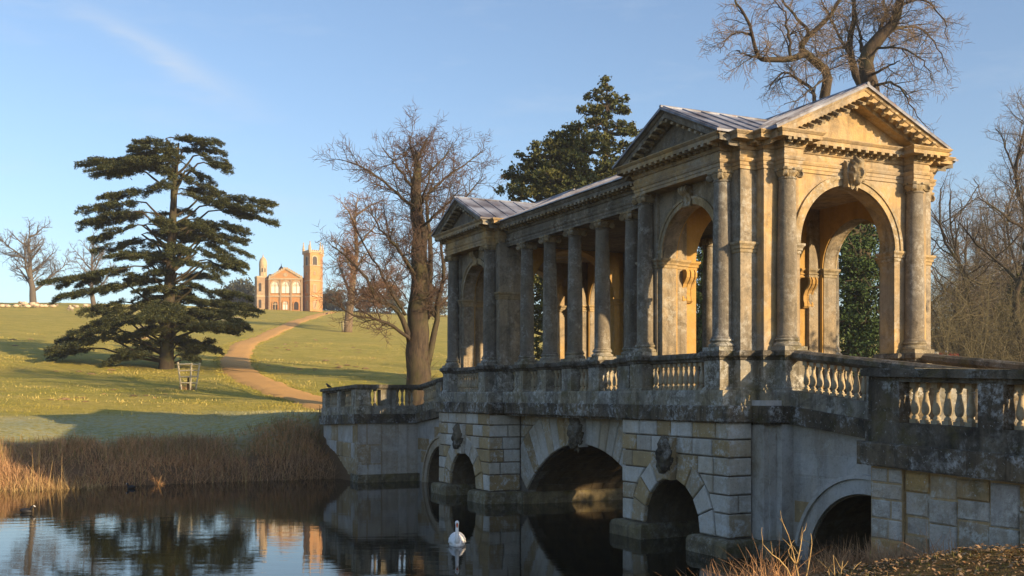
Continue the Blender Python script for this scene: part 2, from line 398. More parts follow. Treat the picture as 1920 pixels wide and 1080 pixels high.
def scroll_bracket(name, axis, ac, z0, z1, w, d, sgn, out, mat, parent, mirror=None):
    """S-shaped console with a rolled head, ribs on its face"""
    mb = MB(); h = z1-z0
    S = [(0,0),(.25,.02),(.42,.08),(.40,.18),(.30,.28),(.32,.42),(.52,.58),(.80,.68),(.98,.78),(1.0,.9),(.86,1.0),(0,1.0)]
    for b0, b1, k in ((-.5,.5,.90),(-.5,-.34,1.0),(-.08,.08,1.0),(.34,.5,1.0)):
        P = [(o*out*k, z0+zz*h) for o, zz in S]
        n = len(P)
        g = (lambda a, o, z: (d+sgn*o, a, z)) if axis == 'y' else (lambda a, o, z: (a, d+sgn*o, z))
        mb.add([g(ac+b0*w, o, z) for o, z in P]+[g(ac+b1*w, o, z) for o, z in P], [tuple(range(n)), tuple(range(2*n-1,n-1,-1))]+[(i,(i+1)%n,n+(i+1)%n,n+i) for i in range(n)])
    return mb.build(name, mat, parent, mirror=mirror)

# --- columns
def shaft_mesh(name, H, mat):
    z0, z1 = .27, H-.19; pr = [(.245,.265),(.245,.285),(.222,.31)]
    for k in range(9):
        t = k/8; pr.append((.215-.036*max(0,(t-.25)/.75)**1.5, .33+(z1-.06-.33)*t))
    pr += [(.18,z1-.05),(.20,z1-.04),(.20,z1-.015),(.18,z1-.01),(.18,z1)]
    mb = MB(); mb.lathe(pr, 24); return mb.mesh(name, mat, smooth=35)
def base_mesh(mat):
    mb = MB(); mb.box(-.30,.30,-.30,.30,0,.085)
    mb.lathe([(.26,.08),(.292,.095),(.30,.12),(.292,.148),(.265,.16),(.245,.175),(.238,.19),(.245,.205),(.262,.21),(.272,.23),(.262,.252),(.24,.262),(.22,.27)], 24)
    return mb.mesh('base', mat, smooth=40)
def capital_mesh(mat):
    mb = MB()
    mb.lathe([(.175,-.19),(.205,-.14),(.235,-.10),(.24,-.07),(.2,-.05),(.2,-.03)], 20)
    # abacus with hollowed sides and cut horns
    P = []
    for q in range(4):
        for a, r in ((-38,.33),(-30,.285),(-15,.235),(0,.222),(15,.235),(30,.285),(38,.33)):
            t = R(90*q+a); P.append((r*math.cos(t), r*math.sin(t)))
    n = len(P)
    mb.add([(x*.95,y*.95,-.055) for x,y in P]+[(x,y,-.035) for x,y in P]+[(x,y,0) for x,y in P], [tuple(range(n-1,-1,-1)),tuple(range(2*n,3*n))]+[(k*n+i,k*n+(i+1)%n,(k+1)*n+(i+1)%n,(k+1)*n+i) for k in range(2) for i in range(n)])
    # corner volutes: two spiral faces on each horn, a drum between them
    for q in range(4):
        t = R(45+90*q); ux, uy = math.cos(t), math.sin(t); px, py = -uy, ux
        c = (ux*.275, uy*.275, -.13)
        for s_ in (-1, 1):
            pts = []; rad = []
            for k in range(34):
                a = k/33*2.35*2*math.pi; r = .078*(1-.80*k/33)
                lx, lz = -r*math.sin(a)*1.0, r*math.cos(a)
                w_ = s_*(.045-.012*k/33)
                pts.append((c[0]+ux*lx+px*w_, c[1]+uy*lx+py*w_, c[2]+lz)); rad.append(.017*(1-.45*k/33))
            mb.tube(pts, rad, 4)
        vs = []; m = 14
        for s_ in (-1,1):
            for k in range(m):
                a = 2*math.pi*k/m; rr = .072
                vs.append((c[0]+ux*rr*math.cos(a)+px*s_*.032, c[1]+uy*rr*math.cos(a)+py*s_*.032, c[2]+rr*math.sin(a)))
        mb.add(vs, [tuple(range(m)), tuple(range(2*m-1,m-1,-1))]+[(k,(k+1)%m,m+(k+1)%m,m+k) for k in range(m)])
    for q in range(4):                    # flower in the middle of each side
        t = R(90*q); mb.lathe([(.0,-.03),(.03,-.02),(.04,0),(.03,.02),(0,.03)], 6, (math.cos(t)*.235, math.sin(t)*.235, -.04))
    return mb.mesh('capital', mat, smooth=40)
ZCAP = 4.336
H_P, H_C = 8.20-ZCAP, 8.08-ZCAP
ME_shP, ME_shC = shaft_mesh('shaft', H_P, M['column']), shaft_mesh('shaft', H_C, M['column'])
ME_base, ME_cap = base_mesh(M['ped']), capital_mesh(M['carved'])
def column(x, y, H, sh):
    c = obj('column', sh, bridge, (x, y, ZCAP))
    obj('base', ME_base, c); obj('capital', ME_cap, c, (0,0,H))
for far in (0, 1):
    my = lambda y: MIR-y if far else y
    for sx in (0, 1):
        mx = lambda x: XM-x if sx else x
        column(mx(0), my(0), H_P, ME_shP); column(mx(0), my(3.037), H_P, ME_shP); column(mx(1.05), my(-.85), H_P, ME_shP)
for sx in (0, 1):
    for i in range(5): column(XM-.574 if sx else .574, 4.5625+1.53*i, H_C, ME_shC)

# --- balusters
def baluster_mesh(name='baluster', h=.62):
    mb = MB(); mb.box(-.062,.062,-.062,.062,0,.06); mb.box(-.06,.06,-.06,.06,h-.075,h+.01)
    s = h/.62
    mb.lathe([(.05,.055),(.058,.075),(.058,.09),(.038,.115),(.034,.13),(.05,.145),(.062,.175),(.068,.215),(.066,.255),(.056,.32),(.042,.385),(.034,.43),(.032,.46),(.045,.475),(.047,.49),(.036,.50),(.05,.535),(.056,.55)], 12)
    return mb.mesh(name, M['baluster'], smooth=45)
ME_bal = baluster_mesh()
CAPP = [(0,4.13),(.025,4.15),(.03,4.18),(.075,4.215),(.095,4.225),(.095,4.295),(.06,4.335)]
def both(fn):                          # near and far half
    fn(None, 0); fn(MIR, 1)
RAILP = [(0,4.115),(.035,4.13),(.045,4.17),(.085,4.20),(.10,4.21),(.10,4.285),(.055,4.325)]
def rail(x0, x1, y0, y1, mirror=None, n_bal=0, b0=0, b1=0, bx=None, sx=0):
    mb = MB(); X0, X1 = (XM-x1, XM-x0) if sx else (x0, x1)
    mb.mould(RAILP, [(X0,y1),(X0,y0),(X1,y0),(X1,y1)])
    r = mb.build('balustrade', M['rail'], bridge, mirror=mirror)
    for k in range(n_bal):
        y = b0+(b1-b0)*k/max(1,n_bal-1); x = (X0+X1)/2
        obj('baluster', ME_bal, r, (x, (mirror-y) if mirror is not None else y, 3.50))
    return r
def half_side(mirror, far):
    for sx in (0, 1):
        rail(-.03, .13, .29, 2.75, mirror, 12, .39, 2.65, sx=sx)
both(half_side)
for sx in (0, 1):
    for i in range(6):
        y0 = 3.60 if i == 0 else 4.5625+1.53*(i-1)+.285; y1 = 11.645 if i == 5 else 4.5625+1.53*i-.285
        nb = 3 if i in (0, 5) else 4
        rail(.50, .66, y0, y1, None, nb, y0+.13, y1-.13, sx=sx)

# --- podium: string course, plinth course, pedestals
def mxr(sx, x0, x1): return (XM-x1, XM-x0) if sx else (x0, x1)
ZSTR0, ZSTR1, ZPL = 2.81, 3.17, 3.50
def podium(mirror, far):
    for sx in (0, 1):
        q = lambda P: [(XM-x, y) for x, y in P][::-1] if sx else P
        mb = MB()
        for P, e in (([(-.33,3.62),(-.33,-.46),(.02,-.46),(.02,-.62),(.44,-.62),(.44,-.88),(.70,-.88),(.70,-1.2),(1.36,-1.2),(1.36,-.2),(.42,-.2),(.42,3.62)], 0),):
            mb.mould([(0,ZSTR1-.02),(0,ZPL-.05),(-.02,ZPL)], q(P))
        mb.build('plinth_course', M['ped'], bridge, mirror=mirror)
        mb = MB()
        P1 = [(-.275,.275),(-.275,-.29),(.07,-.29),(.07,-.54),(.47,-.54),(.47,-.80),(.775,-.80),(.775,-1.13),(1.325,-1.13),(1.325,-.80),(1.50,-.80),(1.50,-.2),(.62,-.2),(.62,.275)]
        P2 = [(-.275,3.312),(-.275,2.762),(.62,2.762),(.62,2.80),(1.25,2.80),(1.25,3.58),(.07,3.58),(.07,3.312)]
        for P in (P1, P2):
            mb = MB(); mb.mould([(.03,ZPL-.01),(.03,ZPL+.04),(0,ZPL+.06),(0,4.14)], q(P)); ped = mb.build('pedestal', M['ped'], bridge, mirror=mirror)
            mb = MB(); mb.mould(CAPP, q(P)); mb.build('cap', M['rail'], ped, mirror=mirror)
both(podium)
for sx in (0, 1):
    x0, x1 = mxr(sx, .16, .95)
    mb = MB(); mb.mould([(0,ZSTR1-.02),(0,ZPL-.05),(-.02,ZPL)], [(x0,11.60),(x0,3.645),(x1,3.645),(x1,11.60)]); mb.build('plinth_course', M['ped'], bridge)
    for i in range(5):
        y = 4.5625+1.53*i; x0_, x1_ = mxr(sx, .299, .849); P = [(x0_,y+.275),(x0_,y-.275),(x1_,y-.275),(x1_,y+.275)]
        mb = MB(); mb.mould([(.03,ZPL-.01),(.03,ZPL+.04),(0,ZPL+.06),(0,4.14)], P); ped = mb.build('pedestal', M['ped'], bridge)
        mb = MB(); mb.mould(CAPP, P); mb.build('cap', M['rail'], ped)
# string course: a core band and the separate dark stones of its visible faces
SP = [(.12,7.6),(.12,3.78),(-.40,3.78),(-.40,-.72),(.22,-.72),(.22,-1.30),(2.88,-1.30)]
SPc = SP+[(XM-x,y) for x,y in SP[::-1][1:]]
SPc = SPc+[(x,MIR-y) for x,y in SPc[::-1] if abs(y-7.6) > .1]
mb = MB(); mb.mould([(-.12,ZSTR0-.05),(-.12,ZSTR0),(-.03,ZSTR0+.004),(-.03,ZSTR1-.004),(-.1,ZSTR1)], SPc); string = mb.build('string_course', M['string'], bridge)
ZS2 = [ZSTR1, ZSTR0]
rust_face('y', -.72, 3.78, -.40, -1, None, string, M['string'], zco=ZS2, lens=(.8,1.4), gap=.004, proud=.0)
rust_face('y', 3.78, 11.46, .12, -1, None, string, M['string'], zco=ZS2, lens=(.8,1.4), gap=.004, proud=.0)
rust_face('y', 11.46, 15.96, -.40, -1, None, string, M['string'], zco=ZS2, lens=(.8,1.4), gap=.004, proud=.0)
rust_face('x', -.40, .22, -.72, -1, None, string, M['string'], zco=ZS2, lens=(.5,.8), gap=.004, proud=.0)
rust_face('x', -.40, .12, 11.46, -1, None, string, M['string'], zco=ZS2, lens=(.5,.8), gap=.004, proud=.0)
rust_face('x', .22, 1.2, -1.30, -1, None, string, M['string'], zco=ZS2, lens=(.5,.8), gap=.004, proud=.0)

# --- substructure
base = MB()
def sub(mirror, far):
    mb = MB(); arch_panel(mb, 'y', -.55, 3.57, -.6, 2.80, 1.52, 1.13, .38, 1.13, -.24, 6.0); mb.build('arch_vault', M['joint'], bridge, mirror=mirror)
    mb = MB(); ring(mb, 'y', 1.52, .38, 1.10, 1.16, -.22, 5.9); 
    for a in (.405, 2.605): mb.box(-.22, 5.9, a-.015, a+.045 if a < 1 else a+.03, -.5, .38)
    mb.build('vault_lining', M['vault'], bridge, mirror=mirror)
    for sx in (0, 1):
        mb = MB()
        x0, x1 = mxr(sx, .34, 2.0); mb.box(x0, x1, -.97, -.50, -.6, 2.79)
        x0, x1 = mxr(sx, .62, 1.38); mb.box(x0, x1, -1.20, -.90, -.6, 2.78)
        x0, x1 = mxr(sx, .46, .62); mb.box(x0, x1, -1.03, -.90, -.6, 2.785)
        mb.build('end_pier', M['pier'], bridge, mirror=mirror)
    for (x0,x1,y0,y1) in ((-.52,6.28,-.83,.60),(-.52,6.28,2.45,3.86),(.58,5.18,3.70,4.30),(.15,5.6,-1.46,-.80)):
        fm = MB(); k = 10
        path = [(x0, y1-(y1-y0)*i/k+rng.uniform(-.02,.02)) for i in range(k)]+[(x0+(x1-x0)*i/k, y0+rng.uniform(-.025,.025)) for i in range(k)]+[(x1,y0),(x1,y1)]
        fm.mould([(0,-.6),(0,.24),(-.03,.32),(-.09,.36)], path); fm.build('footing', M['footing'], bridge, mirror=mirror)
    # carved keystone
    k = keystone('y', 1.52, 1.47, 2.43, .30, .46, -.30, -1, .16, M['rustic'], mirror=mirror)
    obj('mask', ME_mask, k, (-.47, my_(mirror, 1.52), 2.02), (0, 0, R(-90)), (.24,.20,.34))
def my_(mirror, y): return y if mirror is None else mirror-y
both(sub)
rust_face('y', -.62, 3.64, -.25, -1, (1.52, .38, 1.69), bridge, M['rustic'])
voussoirs('y', 1.52, .38, 1.12, 1.69, math.pi/2, 9, -.25, -1, bridge, M['rustic'], proud=.07)
rust_face('y', MIR-3.64, MIR+.62, -.25, -1, (MIR-1.52, .38, 1.69), bridge, M['rustic'])
voussoirs('y', MIR-1.52, .38, 1.12, 1.69, math.pi/2, 9, -.25, -1, bridge, M['rustic'], proud=.07)
rust_face('x', -.30, .32, -.56, -1, None, bridge, M['rustic'], lens=(.4,.7))
rust_face('x', -.30, .80, MIR-3.58, -1, None, bridge, M['rustic'], lens=(.6,1.1))
mb = MB(); arch_panel(mb, 'y', 3.5, MIR-3.5, -.6, 2.80, 7.6225, 3.55, .42, 1.58, .86, 4.9, 40); mb.build('arch_vault', M['joint'], bridge)
# courses of the big tunnel's far wall and the soffit, seen through the arch
for j, (z1, z0) in enumerate(zip([1.98,1.75,1.52,1.28,1.04,.80,.58,.36],[1.75,1.52,1.28,1.04,.80,.58,.36,.10])):
    Rb = 4.77; zc = .42+1.56-Rb; f = lambda z: math.sqrt(max(0.01, Rb*Rb-(z-zc)**2)) if z > .42 else 3.53
    x = .9+rng.uniform(0,.3)
    while x < 4.8:
        x2 = min(4.85, x+rng.uniform(.35,.75))
        y0, y1 = 7.6225+f(z0), 7.6225+f(z1)-.0
        mb = MB(); o = rng.uniform(0,.02)
        mb.add([(x,y0-o,z0),(x2-.015,y0-o,z0),(x2-.015,y1-o,z1-.015),(x,y1-o,z1-.015),(x,y0+.3,z0),(x2-.015,y0+.3,z0),(x2-.015,y1+.3,z1-.015),(x,y1+.3,z1-.015)],
               [(0,1,2,3),(4,5,6,7),(0,1,5,4),(1,2,6,5),(2,3,7,6),(3,0,4,7)])
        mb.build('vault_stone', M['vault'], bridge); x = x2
rust_face('y', 3.66, MIR-3.66, .85, -1, (7.6225, -2.79, 6.10), bridge, M['rustic'])
voussoirs('y', 7.6225, -2.79, 4.79, 6.10, R(47.6), 21, .85, -1, bridge, M['rustic'], clips=((0,1,2.79),(-1,0,-3.66),(1,0,MIR-3.66)), proud=.07)
k = keystone('y', 7.6225, 1.93, 2.80, .36, .48, .80, -1, .20, M['rustic'])
obj('mask', ME_mask, k, (.60, 7.6225, 2.38), (0,0,R(-90)), (.27,.24,.42))

# --- pavilion walls
IMP = [(0,6.42),(.02,6.44),(.02,6.50),(.045,6.51),(.045,6.56),(.075,6.60),(.085,6.61),(.085,6.655),(.05,6.66)]
def rect(x0,x1,y0,y1): return [(x0,y1),(x0,y0),(x1,y0),(x1,y1)]
def pav(mirror, far):
    for sx in (0, 1):
        for (x0,x1,y0,y1) in ((.13,.98,-.46,.30),(.13,.98,2.74,3.50)):
            X0, X1 = mxr(sx, x0, x1)
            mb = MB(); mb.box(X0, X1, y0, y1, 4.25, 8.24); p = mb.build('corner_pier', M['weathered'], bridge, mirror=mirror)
            mb = MB(); mb.mould(IMP, rect(X0,X1,y0,y1)); mb.build('impost_band', M['carved'], p, mirror=mirror)
        mb = MB(); d0, d1 = (.20, .60) if not sx else (XM-.60, XM-.20)
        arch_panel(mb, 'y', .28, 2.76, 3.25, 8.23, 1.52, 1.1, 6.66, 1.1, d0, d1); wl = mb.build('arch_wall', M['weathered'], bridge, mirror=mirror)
        s_ = 1 if sx else -1; df = XM-.20 if sx else .20
        mb = MB(); ring(mb, 'y', 1.52, 6.66, 1.10, 1.215, df-s_*.05, df+s_*.03); ring(mb, 'y', 1.52, 6.66, 1.213, 1.28, df-s_*.05, df+s_*.055)
        mb.build('archivolt', M['carved'], wl, mirror=mirror)
        for y0, y1 in ((.29,.42),(2.62,2.75)):
            mb = MB(); mb.mould(IMP, rect(min(d0,d1), max(d0,d1), y0, y1)); mb.build('impost', M['carved'], wl, mirror=mirror)
        scroll_bracket('keystone_scroll', 'y', 1.52, 7.68, 8.17, .30, df, s_, .22, M['carved'], wl, mirror=mirror)
    mb = MB(); arch_panel(mb, 'x', .55, 5.21, 3.25, 8.22, 2.88, 1.36, 6.66, 1.36, -.71, -.28, 36); wl = mb.build('arch_wall', M['ashlar'], bridge, mirror=mirror)
    mb = MB(); ring(mb, 'x', 2.88, 6.66, 1.36, 1.50, -.66, -.74, n=36); ring(mb, 'x', 2.88, 6.66, 1.498, 1.575, -.66, -.77, n=36); mb.build('archivolt', M['carved'], wl, mirror=mirror)
    for x0, x1 in ((1.30,1.52),(4.24,4.46)):
        mb = MB(); mb.mould(IMP, rect(x0,x1,-.71,-.28)); mb.build('impost', M['carved'], wl, mirror=mirror)
    mb = MB(); mb.prism([(2.70,7.95),(3.06,7.95),(3.10,8.50),(2.66,8.50)], -.9, -.6, 'x'); k = mb.build('keystone', M['carved'], wl, mirror=mirror)
    obj('mask', ME_head, k, (2.88, my_(mirror,-.96), 8.26), (0,0,R(180) if far else 0), (.185,.20,.27))
    mb = MB(); arch_panel(mb, 'x', .58, 5.18, 3.25, 8.21, 2.88, 1.55, 6.66, 1.50, 2.85, 3.32, 32); wl = mb.build('arch_wall', M['inner'], bridge, mirror=mirror)
    for x0, x1 in ((.64,1.33),(4.43,5.12)):
        mb = MB(); mb.mould(IMP, rect(x0,x1,2.85,3.32)); mb.build('impost', M['inner'], wl, mirror=mirror)
        scroll_bracket('console', 'x', (x0+x1)/2+.02*(1 if x0 < 2 else -1), 5.62, 6.42, .30, 2.85, -1, .30, M['inner'], wl, mirror=mirror)
    for sx in (0, 1):                   # inner lining of the pavilion's side walls, its gold stands for bounced sun
        X0, X1 = mxr(sx, .598, .64); mb = MB(); arch_panel(mb, 'y', -.30, 2.86, 3.27, 8.2, 1.52, 1.12, 6.66, 1.12, X0, X1); mb.build('lining', M['inner'], bridge, mirror=mirror)
both(pav)
# --- entablature, pediments and roofs
ENT = [(0,0),(0,.075),(.018,.077),(.018,.15),(.038,.155),(.06,.205),(.06,.23),(.0,.232),(.022,.30),(.022,.34),(0,.40),(.03,.405),(.06,.45),(.06,.475),(.075,.48),(.075,.56),(.30,.562),(.30,.645),(.315,.65),(.36,.70),(.36,.72)]
EH = [(-.20+0,3.2)]
def mod_mesh():
    mb = MB(); mb.box(-.24,0,-.045,.045,-.055,0); mb.box(-.10,0,-.045,.045,-.085,-.05); return mb.mesh('modillion', M['carved'])
ME_mod = mod_mesh()
def modillions(par, axis, a0, a1, d, z, mirror=None, rot=0):
    n = max(1, round((a1-a0)/.225)); 
    for k in range(n):
        a = a0+(a1-a0)*(k+.5)/n
        x, y = (d, a) if axis == 'y' else (a, d)
        obj('modillion', ME_mod, par, (x, my_(mirror,y), z), (0,0,rot if mirror is None else -rot))
def rake(mb, axis, a_e, z_e, a_c, z_c, d, sgn, prof, back):
    """raking cornice from an eave to the apex; prof: (out, below the top line)"""
    P = [(o, h) for o, h in prof]+[(-back, prof[-1][1]), (-back, prof[0][1])]
    g = (lambda a, o, z: (d+sgn*o, a, z)) if axis == 'y' else (lambda a, o, z: (a, d+sgn*o, z))
    n = len(P)
    mb.add([g(a_e, o, z_e+h) for o, h in P]+[g(a_c, o, z_c+h) for o, h in P], [tuple(range(n)), tuple(range(2*n-1,n-1,-1))]+[(i,(i+1)%n,n+(i+1)%n,n+i) for i in range(n)])
RK = [(0,-.30),(.05,-.29),(.06,-.21),(.28,-.20),(.28,-.085),(.30,-.08),(.36,0)]
RK2 = [(o*.8, h) for o, h in RK]
Z0 = 8.20
def ent(mirror, far):
    half = [(.40,3.50),(.1,3.50),(.1,3.22),(-.2,3.22),(-.2,-.20),(.1,-.20),(.1,-.49),(.52,-.49),(.52,-.74),(.82,-.74),(.82,-1.05),(1.28,-1.05),(1.28,-.74)]
    path = half+[(XM-x,y) for x,y in half[::-1]]
    mb = MB(); mb.mould([(o,Z0+z) for o,z in ENT], path); e = mb.build('entablature', M['ashlar'], bridge, mirror=mirror)
    zm = Z0+.5615
    modillions(e, 'y', -.30, 3.32, -.27, zm, mirror, 0)
    for x0, x1, y in ((1.62,4.14,-.81),(.75,1.35,-1.12),(4.41,5.01,-1.12),(.17,.36,-.56)):
        modillions(e, 'x', x0, x1, y, zm, mirror, R(90))
    modillions(e, 'y', -.84, -.56, .45, zm, mirror, 0)
    # side pediments
    zt = Z0+.722; za = 9.87
    for sx in (0, 1):
        s_ = 1 if sx else -1; d = XM+.2 if sx else -.2
        mb = MB(); mb.prism([(-.3,zt-.01),(3.32,zt-.01),(1.51,za-.14)], d-s_*.35, d+s_*.01, 'y'); t = mb.build('tympanum', M['column'], bridge, mirror=mirror)
        mb = MB(); rake(mb, 'y', -.56, zt+.02, 1.51, za, d, s_, RK, .22); rake(mb, 'y', 3.58, zt+.02, 1.51, za, d, s_, RK, .22); mb.build('raking_cornice', M['column'], t, mirror=mirror)
        sl = (za-zt-.02)/2.07
        for k in range(8):
            for q in (-1, 1):
                a = 1.51+q*(.12+.225*k); obj('modillion', ME_mod, t, (d+s_*.075, my_(mirror,a), za-sl*abs(a-1.51)-.215), (R(-q*24)*(1 if mirror is None else -1)*(1 if not sx else -1), 0, R(180) if sx else 0))
    # end pediment
    za2 = 10.07
    mb = MB(); mb.prism([(.55,zt-.012),(5.21,zt-.012),(2.88,za2-.16)], -.75, -.35, 'x'); t = mb.build('tympanum', M['ashlar'], bridge, mirror=mirror)
    mb = MB(); rake(mb, 'x', .46, zt+.02, 2.86, za2, -1.0, -1, RK2, .33); rake(mb, 'x', 5.30, zt+.02, 2.86, za2, -1.0, -1, RK2, .33); mb.build('raking_cornice', M['ashlar'], t, mirror=mirror)
    sl = (za2-zt-.02)/2.42
    for k in range(10):
        for q in (-1, 1):
            a = 2.88+q*(.12+.225*k); obj('modillion', ME_mod, t, (a, my_(mirror,-1.12), za2-sl*abs(a-2.88)-.215), (0, R(q*25.5), R(90) if mirror is None else R(-90)))
    # lead roofs: end gable and cross gable, with rolls over the joints
    def gable(axis, c, hw, ze, zr, d0, d1, t=.05):
        m_ = MB()
        for q in (-1, 1): m_.prism([(c+q*hw,ze-t),(c+q*hw,ze),(c,zr),(c,zr-t*1.3)], d0, d1, axis)
        return m_
    rf = gable('x', 2.88, 2.48, zt+.035, za2+.05, -1.32, 3.4).build('roof', M['lead'], bridge, mirror=mirror)
    rf2 = gable('y', 1.51, 2.13, zt+.03, za+.045, -.59, XM+.59).build('roof', M['lead'], bridge, mirror=mirror)
    for k in range(7):
        y = -1.28+.55*k; m2 = MB(); m2.tube([(.40,y,zt+.05),(2.88,y,za2+.055)], .028, 6); m2.tube([(5.36,y,zt+.05),(2.88,y,za2+.055)], .028, 6); m2.build('lead_roll', M['lead'], rf, mirror=mirror)
    for k in range(5):
        x = -.52+.52*k; m2 = MB(); m2.tube([(x,-.60,zt+.045),(x,1.51,za+.05),(x,3.60,zt+.045)], .028, 6); m2.build('lead_roll', M['lead'], rf2, mirror=mirror)
    m2 = MB(); m2.tube([(2.88,-1.33,za2+.05),(2.88,3.4,za2+.05)], .045, 7); m2.build('lead_ridge', M['lead'], rf, mirror=mirror)
    m2 = MB(); m2.tube([(-.60,1.51,za+.045),(2.4,1.51,za+.045)], .04, 7); m2.build('lead_ridge', M['lead'], rf2, mirror=mirror)
both(ent)
for sx in (0, 1):
    x0, x1 = mxr(sx, .37, .78)
    mb = MB(); mb.mould([(o,8.08+z) for o,z in ENT], rect(x0,x1,3.3,11.945)); e = mb.build('entablature', M['column'], bridge)
    d = .30 if not sx else XM-.30
    modillions(e, 'y', 3.70, 11.55, d, 8.08+.5615, None, R(180) if sx else 0)
mb = MB(); mb.box(.6,5.16,3.2,12.0,8.16,8.30); mb.build('ceiling', M['vault'], bridge)
mb = MB(); mb.prism([(-.02,8.82),(5.78,8.82),(2.88,10.06)], 3.3, 11.945, 'x'); rf = mb.build('roof', M['lead'], bridge)
for k in range(13):
    y = 3.9+.62*k; m2 = MB(); m2.tube([(-.02,y,8.835),(2.88,y,10.08)], .026, 6); m2.build('lead_roll', M['lead'], rf)
mb = MB(); mb.tube([(2.88,3.3,10.07),(2.88,11.945,10.07)], .05, 7); mb.build('lead_ridge', M['lead'], rf)
n_ = NT('frosted_lead'); M['frost'] = n_.done(n_.mix(n_.ramp(n_.noise(2.2,6,.7),.36,.62), (.22,.23,.27), (.62,.67,.76)), .6, n_.bump(n_.noise(12,5),.3,.02), .4)
for sx in (0, 1):
    P = [(-.05,8.815),(-.05,8.845),(.34,8.985),(.34,8.93)]
    mb = MB(); mb.prism([(XM-x,z) for x,z in P] if sx else P, 3.62, 11.62, 'x'); mb.build('frosted_eave', M['frost'], rf)
# deck
def deck_mat():
    n = NT('gravel'); c = n.mix(n.ramp(n.noise(5, 8, .7), .35, .65), (.62,.36,.13), (.52,.30,.105)); c = n.mix(n.math('MULTIPLY', n.ramp(n.noise(60, 4, .7), .5, .7), .5), c, (.22,.15,.08))
    return n.done(c, .95, n.bump(n.noise(50, 6), .5, .02), .1)
M['gravel'] = deck_mat()
mb = MB(); mb.box(.3, 5.46, -1.1, MIR+1.1, 2.95, 3.28); mb.build('deck', M['pale'], bridge)

